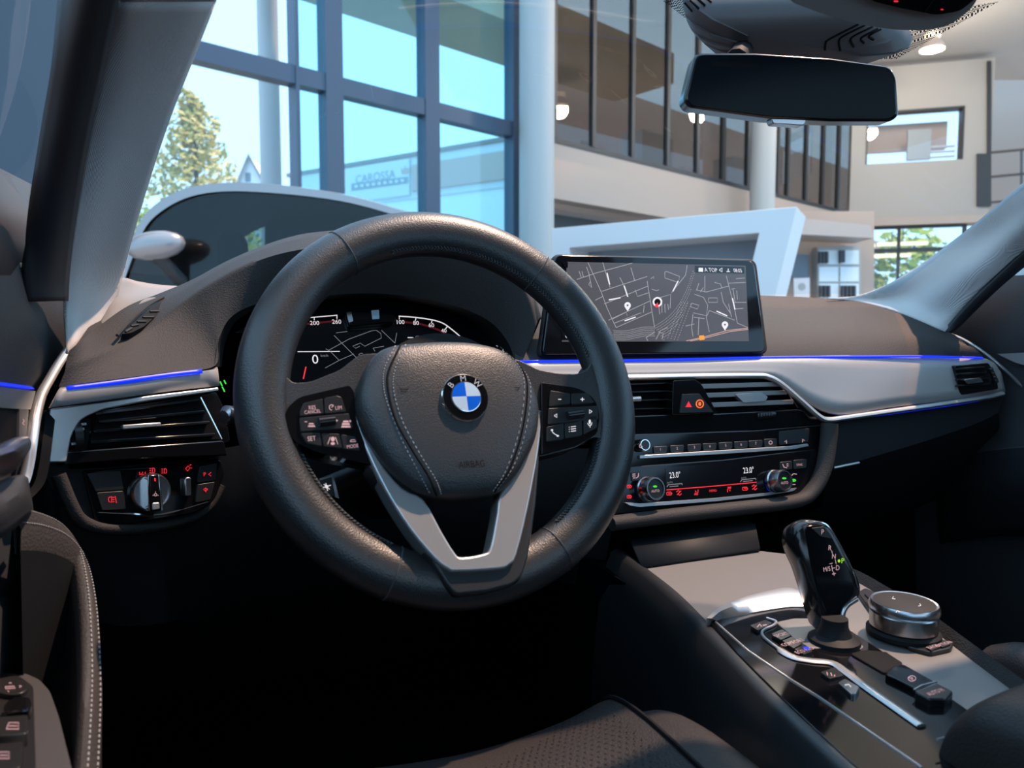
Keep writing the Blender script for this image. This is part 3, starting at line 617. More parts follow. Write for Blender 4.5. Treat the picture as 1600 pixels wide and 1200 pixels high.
plate('vent_shelf', S1, rnd([(940,652),(1050,647),(1120,646),(1250,639),(1290,656),(1288,664),(1180,672),(940,684)], 3), .006, -.03, 'gloss', v3, .002)
twb = join('thumbwheel', [tube_vf([S1.P(1184, 649.5, .006), S1.P(1209, 647.5, .006)], .0055, 14)], 'button', v3, 40)
for k in range(6): join('wheel_notch', [bar_vf(S1, (1185+k*4.2, 645.5-k*.35), (1185.5+k*4.2, 651-k*.35), .0125, .0008, .001)], 'knurl', twb, 0)
VR = Fr(P(1528, 592, Y=.874), -14, 4)
v4 = thing('air_vent', 'small black air vent at the passenger end of silver trim', 'air vent', VR.P(1528, 612, 0), G_V)
plate('vent_housing', VR, rnd([(1492,571),(1545,567),(1558,590),(1560,608),(1500,618)], 3), .006, -.03, 'gloss', v4, .001)
plate('vent_mouth', VR, [(1496,574),(1538,571),(1549,603),(1499,607)], .0068, .004, 'matte', v4)
for y in (577, 585, 594, 603): join('slat', [bar_vf(VR, (1496, y), (1541+(y-577)*.25, y-3), .0115, .0016, .003)], 'gloss2', v4, 30, .0005)
plate('slider', VR, rnd([(1506,593),(1532,590),(1537,597),(1512,600)], 2), .015, .008, 'chrome', v4, .001)
join('thumbwheel', [tube_vf([VR.P(1547, 575, .006), VR.P(1557, 598, .006)], .004, 10)], 'button', v4, 40)
for k in range(4): join('wheel_notch', [bar_vf(VR, (1547+k*2.6, 577+k*6), (1551+k*2.6, 576+k*6), .011, .0006, .0008)], 'knurl', v4, 0)

# ================================================================== light switch panel
lsp = thing('light_switch_panel', 'gloss black headlight switch panel with round silver dial and red symbols', 'switch panel', LF.P(240, 815, 0))
plate('panel', LF, rnd([(128,735),(240,728),(345,716),(352,740),(335,785),(305,803),(205,819),(150,818)], [6,0,6,8,14,14,10,10]), -.006, -.02, 'gloss', lsp, .002)
for b in ([(136,740),(188,736),(193,765),(150,768)], [(151,770),(193,767),(197,795),(160,797)], [(313,729),(339,724),(337,750),(310,754)], [(309,757),(336,753),(329,780),(306,785)]): btn(lsp, LF, b, -.0035)
c0 = LF.P(242, 769, .0085)-LF.n*.0145
dial = lathe('dial', c0, LF.n, [(.0195, 0), (.0195, .006), (.0178, .0085), (.0170, .0085), (.0165, .006)], 'knurl', lsp, 48, ripple=.004)
g = plate('dial_grip', LF, rnd([(233,742),(246,741),(251,770),(252,798),(235,800),(233,770)], 3), .012, -.004, 'gloss', lsp, .003)
plate('grip_edge', LF, [(231,743),(234,742),(236,800),(232,798)], .0105, -.003, 'chrome', g, .0006)
plate('grip_edge', LF, [(247,741),(250,743),(256,797),(252,799)], .0105, -.003, 'chrome', g, .0006)
plate('grip_end', LF, rnd([(238,786),(249,785),(250,795),(238,797)], 2), .0125, .010, 'silver', g, .0006)
strokes('red_symbol', LF, [[(242,747),(242.5,752)]], 2, 'red_ui', lsp, .0125)
strokes('lamp_symbol', LF, [[(p[0], p[1]) for p in ell(243, 773, 2, 2, 10)]+[(245,773)], [(243,768),(243,769.5)], [(238.5,774),(240,774)], [(246,774),(247.5,774)]], .9, 'pink_ui', lsp, .0125)
text('red_letter', '0', LF, 210, 754, 5.5, 'red_ui', lsp, -.0055)
def lamp_icon(x, y, s, d):
    return [[(x+s*.1, y-s), (x+s*.9*d, y-s*.7), (x+s*1.0*d, y), (x+s*.9*d, y+s*.7), (x+s*.1, y+s), (x+s*.1, y-s)]]+[[(x-s*.3*d, y+k*s*.75), (x-s*1.1*d, y+k*s*.75)] for k in (-1, 0, 1)]
strokes('red_symbol', LF, lamp_icon(238, 735, 4, 1)+lamp_icon(256.5, 736, 4, 1)+lamp_icon(174, 780.5, 4.5, -1)+[[(180,775),(182,786)]]
    +[[(218,737.5),(218,742),(221,740)], [(223,737),(221.5,742),(225,741)], [(227,737),(227,742)]]+[[(290,732),(294,728),(297,731),(293,736),(290,732)], [(296,727),(299,726)], [(298,731),(300,731)]]
    +[[(330,738),(326,741),(330,744)], [(322,762),(318,765),(322,768)]], 1.0, 'red_ui', lsp, -.0030)
text('red_letter', 'P', LF, 320, 741, 6, 'red_ui', lsp, -.003)
text('red_letter', 'P', LF, 323, 766, 6, 'red_ui', lsp, -.003)
btn(lsp, LF, [(289,746),(299,745),(300,775),(290,776)], .001, -.006, 'knurl', 4, 'dimmer_wheel', .001)
tube('silver_line', cr([LF.P(x, y, -.004) for x, y in [(155,801),(200,803),(240,805),(275,799),(325,784)]], 5), [.0006]*5+[.0014]*11+[.0006]*5, 'chrome', lsp, 6)

# ================================================================== centre display
DF = Fr(P(1022, 480, Y=.945), 0, 17)
dsp = thing('infotainment_display', 'wide black tablet-style display showing grey street map above silver trim', 'display', DF.P(1022, 552, 0))
plate('bezel', DF, rnd([(867,397),(1178,406),(1197,551),(847,554)], [12,14,12,10], 6), 0, -.013, 'gloss', dsp, .002)
plate('back_shell', DF, rnd([(864,396),(1182,404),(1201,553),(843,556)], [12,14,12,10], 6), -.006, -.022, 'pad', dsp, .003)
mp = plate('map_screen', DF, [(886,409),(1165,415),(1170,533),(878,534)], .0004, -.002, 'map_ui', dsp)
def mpx(x, y): return (840+x*370/1600, 380+y*370/1600)
roads = [[(265,245),(400,200),(640,135)],[(340,130),(430,330),(470,440),(530,570)],[(440,130),(490,300)],[(435,325),(740,225)],[(630,165),(655,250)],[(450,410),(745,290)],[(480,520),(760,390)],[(390,385),(440,360)],
 [(660,315),(675,360),(750,335)],[(740,255),(790,570)],[(765,240),(785,225),(785,240)],[(530,570),(770,465)],[(510,510),(600,465),(605,490)],[(520,540),(700,470)],[(715,470),(720,420)],[(860,195),(870,190),(960,225),(950,265),(860,235),(860,195)],
 [(1010,150),(1000,215),(905,335)],[(555,230),(600,320)],[(770,310),(800,320),(820,315)],[(820,370),(900,345),(895,440)],[(840,410),(840,470)],[(820,430),(825,480)],[(860,410),(862,470)],[(880,410),(884,450)],
 [(1070,315),(1140,330),(1290,290)],[(1130,220),(1130,325)],[(1090,270),(1075,315)],[(1275,220),(1330,440),(1350,540)],[(1290,270),(1405,265)],[(1320,400),(1410,400)],[(1330,445),(1390,440)],[(1155,370),(1215,370),(1215,400),(1155,400),(1155,370)],
 [(1040,405),(1090,420),(1080,445),(1035,430),(1040,405)],[(1060,345),(1120,365),(1150,420),(1140,490),(1050,470)],[(1160,455),(1330,520)],[(1160,455),(1140,500),(1160,600)],[(1055,500),(1130,510)],[(1090,500),(1085,620)],[(1050,480),(1040,570),(1050,630)],
 [(1310,310),(1335,305)],[(1320,310),(1335,400)],[(1345,320),(1350,380)],[(1340,240),(1400,235)],[(1350,540),(1420,570)],[(800,650),(830,590),(880,570)],[(730,640),(790,600)],[(735,640),(745,660)],[(820,600),(850,610),(840,650)],
 [(1120,300),(1100,330)],[(1290,410),(1310,500)],[(1240,330),(1255,400),(1300,470)],[(330,160),(345,200),(365,300),(345,280),(355,260)],[(280,190),(295,230)],[(300,190),(310,230)],[(1000,560),(1060,545)],[(1195,265),(1235,275),(1245,300)]]
strokes('map_roads', DF, [[mpx(*p) for p in l] for l in roads], .9, 'road_ui', mp, .0007)
hx = []
for i in range(30):
    for j in range(7):
        t = i/29; cx_ = 515+t*270; cy_ = 590+j*12-t*20+8*math.sin(t*6)
        if j < 6: hx.append((cx_+(j % 2)*5, cy_))
for i in range(34):
    t = i/33; bx = 800+t*255+30*math.sin(t*3); by = 560-t*t*200-t*170
    for j in range(int(8-6*t)): hx.append((bx+j*9-10, by+j*13))
for i in range(16):
    for j in range(4): hx.append((880+i*6+j*22, 640-i*16+j*4))
strokes('map_hatching', DF, [], 1, 'map_dot', mp, .0007, extra=[[mpx(x-3.5, y+2.5), mpx(x+1, y-3.5), mpx(x+3.5, y-2.5), mpx(x-1, y+3.5)] for x, y in hx if 150 < y < 655])
strokes('map_highway', DF, [[mpx(1005,660),mpx(1120,635),mpx(1280,590),mpx(1420,574)],[mpx(1030,662),mpx(1150,636),mpx(1300,597),mpx(1422,582)]], 1.0, 'peach_ui', mp, .0008)
strokes('highway_sign', DF, [], 1, 'orange_ui', mp, .0010, extra=[[mpx(1090,625),mpx(1125,622),mpx(1128,652),mpx(1095,656)]])
for cx_, cy_ in ((608, 420), (1266, 550)):
    strokes('map_pin', DF, [], 1, 'white_ui', mp, .0010, extra=[[mpx(*q) for q in ell(cx_, cy_, 22, 22, 14)], [mpx(cx_-18, cy_+12), mpx(cx_, cy_+40), mpx(cx_+18, cy_+12)]])
    strokes('pin_symbol', DF, [], 1, 'map_ui', mp, .0013, extra=[[mpx(*q) for q in ell(cx_, cy_, 7, 7, 8)]])
strokes('position_marker', DF, [[mpx(*q) for q in ell(810, 397, 27, 28, 22)]+[mpx(837, 397)]], 2.6, 'white_ui', mp, .0011, extra=[])
strokes('position_core', DF, [], 1, 'black_ui', mp, .0010, extra=[[mpx(*q) for q in ell(810, 397, 23, 24, 16)]])
strokes('position_arrow', DF, [], 1, 'red_ui', mp, .0014, extra=[[mpx(788,425), mpx(812,400), mpx(818,432), mpx(800,434)]])
strokes('status_bar', DF, [], 1, 'black_ui', mp, .0009, extra=[[mpx(1063,152), mpx(1396,160), mpx(1398,204), mpx(1065,196)]])
text('status_text', 'A TOP', DF, *mpx(1170,180), 6.0, 'white_ui', mp, .0012, sx=.9); text('status_text', '08:05', DF, *mpx(1352,184), 5.6, 'white_ui', mp, .0012, sx=.85)
strokes('status_icon', DF, [[mpx(1228,180),mpx(1246,168),mpx(1246,194),mpx(1228,182)], [mpx(1288,172),mpx(1288,190)], [mpx(1276,192),mpx(1300,192)]], 1.2, 'white_ui', mp, .0012, extra=[[mpx(1088,166),mpx(1118,167),mpx(1118,193),mpx(1088,192)]])
strokes('screen_tile', DF, [], 1, 'black_ui', mp, .0009, extra=[[mpx(165,590),mpx(255,592),mpx(250,655),mpx(165,655)], [mpx(160,125),mpx(205,127),mpx(205,165),mpx(185,165)]])
strokes('tile_icon', DF, [[mpx(*q) for q in ell(206, 624, 16, 16, 14)]+[mpx(222, 624)], [mpx(206,614),mpx(206,634)]], 1.4, 'white_ui', mp, .0012)
for x, y, r in ((520, 376, .18), (625, 512, .33), (597, 325, -1.25), (932, 290, 1.1), (1245, 475, -.42), (478, 240, -1.35), (1325, 410, -1.35)):
    strokes('street_name', DF, [[mpx(x-math.cos(r)*40, y+math.sin(r)*40), mpx(x+math.cos(r)*40, y-math.sin(r)*40)]], 1.8, 'white_ui', mp, .0010)

# ================================================================== hazard block, radio row, climate panel
hz = thing('hazard_switch_block', 'gloss black block with red triangle and amber ring between centre vents', 'switch', S1.P(1083, 648, 0))
plate('block', S1, rnd([(1052,595),(1086,593),(1096,600),(1121,646),(1050,648)], [3,3,5,2,2]), .012, -.02, 'gloss', hz, .002)
plate('switch_face', S1, rnd([(1066,616),(1093,615),(1115,644),(1062,645)], 2), .0145, .010, 'button', hz, .0008)
strokes('red_triangle', S1, [], 1, 'red_ui', hz, .0149, extra=[[(1071,636),(1076,627),(1081,636)]])
strokes('amber_ring', S1, [[(p[0], p[1]) for p in ell(1093.5, 631, 5.6, 6, 18)]+[(1099.1,631)]], 1.8, 'amber_ui', hz, .0149, extra=[ell(1093.5,631,2.4,3.2,10)])
S2 = Fr(P(1130, 690, Y=.885), 0, 12)
rd = thing('radio_panel', 'gloss black radio strip with numbered buttons and bright silver bar', 'radio', S2.P(1130, 712, 0))
plate('panel', S2, rnd([(940,680),(1180,672),(1290,663),(1285,705),(1276,713),(940,735)], [3,3,4,6,4,3]), 0, -.02, 'gloss', rd, .002)
plate('silver_bar', S2, rnd([(1000,711.5),(1120,704),(1235,697),(1262,693),(1264,697),(1240,702),(1120,710),(1000,716.5)], 1), .004, -.004, 'silver', rd, .0006)
for k, x in enumerate((1032, 1058, 1085, 1109, 1134, 1158, 1181)):
    y = 702-(x-1032)*.062
    btn(rd, S2, [(x-11,y-4),(x+11,y-5.3),(x+10,y+5),(x-10,y+6.3)], .002, -.002, 'button', 2)
    text('button_number', str(k+1), S2, x, y, 4.2, 'pink_ui', rd, .0024)
btn(rd, S2, [(1194,686),(1214,685),(1214,697),(1195,698)], .002, -.002, 'button', 2)
strokes('button_symbol', S2, [[(p[0], p[1]) for p in ell(1204, 691.5, 2.6, 2.6, 10)]+[(1206.6,691.5)], [(1226,690.5),(1229,688),(1229,693)], [(1257,688.5),(1254,686),(1254,691)]], 1.1, 'pink_ui', rd, .0024)
btn(rd, S2, [(1218,674),(1265,669),(1263,691),(1218,695)], .0015, -.002, 'button', 2)
k0 = S2.P(1001, 696, 0)
kn_ = lathe('power_knob', k0, S2.n, [(.0088, 0), (.0088, .010), (.0078, .0125), (.0066, .0125), (.0062, .011)], 'chrome', rd, 32)
strokes('power_symbol', S2, [[(p[0], p[1]) for p in ell(1001.5, 697, 2.6, 2.8, 14)[0:11]], [(1001,693),(1001,696)]], .9, 'pink_ui', rd, .0127)
lathe('knob_face', k0+S2.n*.0112, S2.n, [(.0063, 0), (.0063, .0008)], 'button', kn_, 24)
S3 = Fr(P(1130, 745, Y=.868), 0, 14)
cl = thing('climate_panel', 'gloss black climate panel with two metal temperature knobs reading 23.0 degrees', 'climate control', S3.P(1130, 790, 0))
plate('panel', S3, rnd([(940,732),(1130,718),(1282,700),(1290,712),(1280,745),(1258,772),(1235,780),(940,806)], [3,0,4,8,14,12,10,3]), 0, -.02, 'gloss', cl, .002)
plate('display', S3, rnd([(1040,731),(1182,718),(1184,752),(1041,764)], 2), .0006, -.002, 'black_ui', cl)
plate('silver_bar', S3, rnd([(976,785),(1000,786.5),(1120,778),(1200,770),(1246,762),(1240,767),(1200,774),(1120,783),(1000,792),(985,790)], 2), .005, -.004, 'silver', cl, .0008)
text('temperature', '23.0°', S3, 1054.5, 742, 9.0, 'white_ui', cl, .001, sx=.78); text('temperature', '23.0°', S3, 1169.5, 734.5, 9.0, 'white_ui', cl, .001, sx=.78)
text('mode_text', 'AUTO', S3, 1046.5, 754, 2.6, 'grey_ui', cl, .001); text('mode_text', 'AUTO', S3, 1162, 746.5, 2.6, 'grey_ui', cl, .001)
strokes('fan_bars', S3, [[(1042,761),(1044,757.5),(1066,755.5),(1066,758)], [(1046,760.5),(1060,759.3)], [(1157,753),(1159,749.5),(1181,747.5),(1181,750)], [(1161,752.3),(1176,751)]], 1.3, 'grey_ui', cl, .001)['kind'] = 'stuff'
strokes('red_line', S3, [[(1041,765.5),(1110,760),(1182,753.5)]], 1.3, 'red_ui', cl, .001)
def fan(x, y, s): return [[(x-s, y-s*.3), (x-s*.2, y-s), (x+s*.3, y-s*.5), (x, y)], [(x+s, y+s*.3), (x+s*.2, y+s), (x-s*.3, y+s*.5), (x, y)], [(x-s*.8, y+s*.8), (x, y)], [(x+s*.8, y-s*.8), (x, y)]]
def seatic(x, y, s): return [[(x+s*.7, y-s), (x+s*.6, y+s*.3), (x-s*.7, y+s*.5)], [(x-s*.8, y+s), (x+s*.7, y+s*.9)], [(x-s*.4, y-s*.6), (x-s*.1, y)]]
def rect(x, y, s): return [[(x-s, y-s*.5), (x+s*.5, y-s*.6), (x+s, y), (x+s*.6, y+s*.6), (x-s, y+s*.6), (x-s, y-s*.5)], [(x-s*.5, y), (x+s*.5, y)]]
strokes('red_symbol', S3, rect(1046,771,4)+fan(1061,770,4)+seatic(1088,769,4)+seatic(1139.5,765,-4)+rect(1164.5,763.5,4)+fan(1179,761.5,4)+rect(983.5,776,3.5)+rect(983.5,760,3.5), 1.2, 'red_ui', cl, .001)
text('menu_text', 'MENU', S3, 1114, 766.5, 3.6, 'red_ui', cl, .001)
for b in ([(986,738),(1000,736),(1002,750),(987,752)], [(1219,722),(1238,720),(1238,733),(1219,735)], [(1240,719),(1261,717),(1260,731),(1240,733)]): btn(cl, S3, b, .0015, -.002)
strokes('pale_symbol', S3, [[(988,741),(993,740.5)], [(988,744),(993,743.5)], [(989,747),(993,746.5)], [(998,739),(997,745),(994,747)], [(1223,725),(1225,730),(1230,731)], [(1229,725),(1232,725)], [(1229,728),(1232,728)], [(1237,743),(1240,740),(1245,741)], [(1238,757),(1243,757)]], 1.2, 'pink_ui', cl, .002)
text('sync_text', 'SYNC', S3, 1249.5, 726, 3.4, 'pink_ui', cl, .002)
for (x, y) in ((1025, 763.5), (1227, 751)):
    ax = (S3.n+S3.u*.10).normalized(); c = S3.P(x, y, .0225)-ax*.0225
    kb = lathe('temperature_knob', c, ax, [(.0175, 0), (.0175, .004), (.0164, .006), (.0164, .019), (.0152, .0225), (.0134, .0225), (.0131, .020)], 'knurl', cl, 60, ripple=.012, smooth=20, cap=False)
    fc = Fr(c+ax*.0206, u=(S3.u-ax*S3.u.dot(ax)).normalized(), v=ax.cross((S3.u-ax*S3.u.dot(ax)).normalized()))
    lathe('knob_face', c+ax*.0195, ax, [(.0132, 0), (.0132, .0010)], 'button', kb, 30)
    d = fc.pt(0, -.003, 0)-EYEP; ax_, ay_ = 800+FPX*d.dot(AR)/d.dot(AF), 600-FPX*d.dot(AU)/d.dot(AF)
    text('knob_text', 'AUTO', fc, ax_, ay_, 4.0, 'pink_ui', kb, .0003)
    strokes('knob_lamp', fc, [], 1, 'green_ui', kb, .0003, extra=[ell(ax_-.5, ay_-7, 3.4, 1.7, 12)])
    strokes('knob_glow', S3, [[(q[0], q[1]) for q in ell(x-10, y+1, 20, 21, 24)[9:16]]], 3, 'blue_led', cl, .0008)
strokes('green_lamp', S3, [], 1, 'green_ui', cl, .002, extra=[ell(1240, 750.5, 4, 2.4, 12)])

# ================================================================== centre console
ZC = .60
CF = Fr((CX, .55, ZC), u=(1, 0, 0), v=(0, 1, 0))
co = thing('center_console', 'center console with satin silver panel, gloss black insert and chrome lips', 'console', (CX, .5, .25))
outl = [(1000,889),(1188,860),(1240,866),(1345,905),(1400,938),(1470,985),(1545,1040),(1700,1150),(1500,1330),(1330,1196),(1250,1122),(1190,1062),(1140,1012),(1100,970)]
plate('silver_panel', CF, outl, 0, -.02, 'trim', co, .003)
ins = rnd([(1108,970),(1150,962),(1240,948),(1268,952),(1330,985),(1400,1030),(1512,1108),(1600,1180),(1480,1310),(1326,1190),(1215,1085),(1150,1020)], [4,0,10,10,0,0,0,0,0,0,0,0])
plate('gloss_insert', CF, ins, .003, -.005, 'gloss', co, .0015)
plate('shifter_field', CF, rnd([(1212,972),(1240,966),(1285,966),(1350,1010),(1345,1014),(1265,1012),(1240,996)], 5), .0036, .001, 'trim', co, .0005)
# chrome lip in front of the insert: a raised curved wedge
lip = [[(1104,966),(1125,948),(1165,932),(1205,922),(1232,918),(1262,927)], [(1112,966),(1130,953),(1168,940),(1205,932),(1238,928),(1268,932)], [(1118,969),(1135,964),(1170,958),(1210,951),(1245,947),(1285,950)]]
lr = [[CF.P(x, y, h) for x, y in r] for r, h in zip(lip, (.012, .012, .004))]
loft('chrome_lip', [[p-Vector((0, 0, .012)) for p in lr[0]]]+lr+[[p-Vector((0, 0, .006)) for p in lr[2]]], 'silver', co, 5, 1, smooth=50)
ch = cr([(*q, 0) for q in [(1198,966),(1212,971),(1209,977),(1194,984),(1191,992),(1203,1004),(1235,1025),(1265,1032),(1300,1036),(1322,1050),(1360,1078),(1440,1134)]], 5)
tube('chrome_line', [CF.P(q[0], q[1], .004) for q in ch], [.0016]*len(ch), 'silver', co, 8, rx=[.0016 if i < 28 else .0045 for i in range(len(ch))])
tube('insert_edge', [CF.P(x, y, .003) for x, y in ((1118,972),(1170,1018),(1235,1062),(1280,1090),(1360,1145),(1440,1200))], .0012, 'silver', co, 6)
for b in ([(1172,977),(1196,968),(1207,973),(1184,985)], [(1205,990),(1222,983),(1236,993),(1220,1000)], [(1222,1001),(1238,994),(1254,1005),(1240,1013)], [(1241,1014),(1256,1007),(1270,1017),(1256,1022)], [(1282,1050),(1305,1042),(1318,1055),(1296,1060)]): btn(co, CF, b, .0062, .002)
btn(co, CF, [(1309,1066),(1320,1060),(1343,1073),(1338,1083),(1330,1084)], .0065, .002, 'knurl')
for s, x, y, h, m in (('SPORT',1221,991.5,3.4,'pink_ui'), ('COMFORT',1238.5,1003.5,3.4,'pink_ui'), ('ECO PRO',1257,1016,3.2,'pink_ui')): text('mode_text', s, CF, x, y, h, m, co, .0066, rot=.12, sx=.8)
strokes('blue_lamp', CF, [], 1, 'blue_led', co, .0068, extra=[[(1254,1011),(1262,1010),(1266,1014),(1258,1015)]])
strokes('pale_symbol', CF, [[(1183,980),(1187,975),(1190,979)], [(1192,977),(1198,976)], [(1292,1050),(1293,1055)], [(1298,1051),(1300,1056)], [(1304,1054),(1304,1057)]], 1.4, 'pink_ui', co, .0066)
strokes('pale_symbol', CF, [[(1320,1070),(1326,1069),(1330,1073)]], 1.2, 'white_ui', co, .0069)
# cup recess and parking brake switches
plate('tray_recess', CF, rnd([(1328,1021),(1350,1015),(1384,1018),(1412,1036),(1382,1052)], 5), .0045, .001, 'matte', co, .0008)
plate('switch_plate', CF, rnd([(1382,1052),(1395,1040),(1412,1037),(1460,1064),(1432,1076)], 4), .008, .001, 'gloss', co, .0015)
plate('switch_plate', CF, rnd([(1428,1080),(1463,1066),(1490,1080),(1478,1092),(1452,1092)], 4), .010, .001, 'button', co, .0015)
tube('switch_edge', [CF.P(1428, 1079, .009), CF.P(1440, 1072, .009), CF.P(1463, 1066, .009)], .0012, 'chrome', co, 6)
strokes('pale_symbol', CF, [[(q[0], q[1]) for q in ell(1425, 1060, 6, 4.2, 14)]+[(1431,1060)]], 1.1, 'pink_ui', co, .0085); text('switch_text', 'P', CF, 1425, 1060, 4.5, 'pink_ui', co, .0085)
text('switch_text', 'AUTO H', CF, 1461, 1081, 3.6, 'pink_ui', co, .0105, rot=.1, sx=.8)
# flanks, front storage cover, tunnel
le = [(962,856),(1000,884),(1048,922),(1092,966),(1140,1016),(1190,1068),(1245,1120),(1330,1198),(1460,1320)]
e0 = [CF.P(x, y, .004) for x, y in le]
loft('side_flank', [[p+Vector((.014, 0, -.006)) for p in e0], e0, [p+Vector((-.008, 0, -.006)) for p in e0], [p+Vector((-.022, 0, -.04)) for p in e0], [p+Vector((-.035, .0, -.16)) for p in e0], [Vector((p.x-.04, p.y, .24)) for p in e0]], 'smooth_leather', co, 4, 1, smooth=70)
re_ = [(1235,864),(1300,886),(1345,904),(1390,930),(1440,960),(1545,1038),(1700,1150)]
e1 = [CF.P(x, y, .003) for x, y in re_]
loft('side_flank', [[p+Vector((-.008, 0, -.004)) for p in e1], [p+Vector((.0, 0, .008)) for p in e1], [p+Vector((.010, 0, 0)) for p in e1], [p+Vector((.03, 0, -.1)) for p in e1], [Vector((p.x+.04, p.y, .24)) for p in e1]], 'pad', co, 4, 1, smooth=70)
cv = [P(1003, 890, Y=.79), P(1187, 859, Y=.79)]; cu = [P(985, 848, Y=.845), P(1180, 822, Y=.845)]
loft('storage_cover', [[cv[0], cv[1]], [cu[0], cu[1]], [cu[0]+Vector((0, .06, .0)), cu[1]+Vector((0, .06, 0))]], 'dark', co, 1, 1, solid=.006, smooth=20)
mk('tunnel', *box_vf((.48, .80, .25), (.70, 1.40, .58)), 'carpet', co, 0)

# gear selector: leaning grip with a sculpted outline
GY = .53
GF = Fr(P(1300, 985, Y=GY), -12, 10)
gs = thing('gear_selector', 'gloss black gear selector lever with lit P R N D marks', 'gear lever', CF.P(1303, 1004, 0))
gout = [(1252,818),(1268,813),(1288,816),(1300,826),(1318,856),(1336,893),(1345,918),(1341,938),(1326,952),(1320,970),(1318,990),(1292,992),(1283,975),(1272,940),(1258,895),(1246,868),(1240,845),(1243,828)]
g3 = [(q[0], q[1]) for q in cr([(*q, 0) for q in gout], 4, True)]
def ring(sc, w_, cx_=1292, cy_=900): return [GF.P(cx_+(x-cx_)*sc, cy_+(y-cy_)*sc, w_) for x, y in g3]
front = [GF.P(x, y, .0) for x, y in g3]; cen = sum(front, Vector())/len(front)
def inset(k, w_): return [cen+(p-cen)*k+GF.n*w_ for p in front]
prf = [(.80, -.030), (.93, -.026), (1.0, -.014), (1.0, -.006), (.955, .001), (.90, .0035)]
V = [p for k, w_ in prf for p in inset(k, w_)]; nG = len(front)
mk('grip', V, grid_faces(len(prf), nG, True)+[tuple(range(nG)), tuple(range((len(prf)-1)*nG, len(prf)*nG))], 'gloss2', gs, 50)
fpl = rnd([(1257,823),(1274,820),(1288,822),(1300,838),(1326,888),(1337,918),(1333,934),(1318,948),(1311,972),(1296,972),(1284,940),(1268,880)], 6)
plate('face_plate', GF, fpl, .0052, .001, 'gloss', gs, .001)
tube('chrome_edge', [GF.P(q[0], q[1], .003) for q in cr([(*q, 0) for q in [(1262,818),(1284,817),(1298,828),(1314,856),(1331,890),(1340,918)]], 4)], .0012, 'chrome', gs, 6)
tube('chrome_edge', [GF.P(q[0], q[1], .003) for q in cr([(*q, 0) for q in [(1255,822),(1262,850),(1272,885),(1284,930),(1293,968)]], 4)], .0009, 'knurl', gs, 6)
tube('side_blade', [GF.P(q[0], q[1], .002) for q in cr([(*q, 0) for q in [(1338,935),(1322,946),(1315,962),(1314,985)]], 4)], .0032, 'knurl', gs, 8)
btn(gs, GF, [(1268,825),(1288,823),(1301,842),(1282,838)], .0062, .003, 'button', 2, 'park_button')
for s, x, y, h in (('P',1285.5,831,8), ('R',1297,856,8), ('N',1303,869,8), ('D',1309,887,8), ('M/S',1292,889,7)): text('gear_mark', s, GF, x, y, h, 'pink_ui', gs, .0068 if s == 'P' else .0056, rot=-.15 if s != 'M/S' else .1, sx=.85)
strokes('gear_mark', GF, [[(1299.5,860.5),(1300.5,864.5)], [(1305,874),(1306.5,881)], [(1296,881),(1301,880)], [(1299.5,883),(1301,893)], [(1300,888),(1305,887)], [(1300,897),(1306,896)], [(1302.5,893.5),(1303.5,899.5)]], 1.0, 'pink_ui', gs, .0056)
text('park_lamp', 'P', GF, 1317, 876, 8, 'lime_ui', gs, .0056, rot=-.1); strokes('park_lamp', GF, [], 1, 'lime_ui', gs, .0056, extra=[ell(1311, 876.5, 2, 2.6, 8)])
sb = CF.P(1303, 1003, .003)
lathe('boot_collar', sb, (0, 0, 1), [(.024, 0), (.0235, .004), (.016, .008), (.0125, .016), (.012, .024)], 'dark', gs, 32)
# rotary controller
rb = CF.P(1411, 990, .003)
rc = thing('rotary_controller', 'round metal rotary controller knob with dark touch top on console', 'rotary knob', rb)
plate('base_plate', CF, rnd([(1340,925),(1352,918),(1390,935),(1440,990),(1490,1003),(1487,1012),(1455,1019),(1420,1010),(1370,968)], 4), .0045, .0, 'button', rc, .001)
lathe('collar', rb, (0, 0, 1), [(.0335, 0), (.0335, .004), (.031, .006)], 'dark', rc, 48)
lathe('knob_body', rb+Vector((0, 0, .006)), (0, 0, 1), [(.0295, 0), (.0305, .002), (.0305, .016), (.0290, .018)], 'knurl', rc, 72, ripple=.006, smooth=15)
lathe('knob_top_ring', rb+Vector((0, 0, .023)), (0, 0, 1), [(.0290, 0), (.0318, .002), (.0318, .006), (.0300, .0095), (.0275, .0090)], 'knurl', rc, 48, cap=False)
lathe('touch_surface', rb+Vector((0, 0, .031)), (0, 0, 1), [(.0278, 0), (.0278, .0012), (.0270, .0016)], 'touch', rc, 48)
strokes('arrow_mark', CF, [[(1396,932),(1394,935),(1399,936)], [(1437,943),(1439,946),(1435,947)], [(1400,957),(1402,954),(1406,956)]], 1.0, 'white_ui', rc, .0362)
for b in ([(1350,927),(1362,924),(1372,932),(1359,936)], [(1352,939),(1366,934),(1378,943),(1363,950)], [(1446,1010),(1462,1005),(1470,1010),(1455,1016)], [(1464,1006),(1480,1002),(1486,1006),(1472,1011)]): btn(rc, CF, b, .0062, .003)
text('button_text', 'BACK', CF, 1458, 1010, 2.6, 'pink_ui', rc, .0066, rot=.1); text('button_text', 'OPTION', CF, 1474, 1006, 2.6, 'pink_ui', rc, .0066, rot=.1)

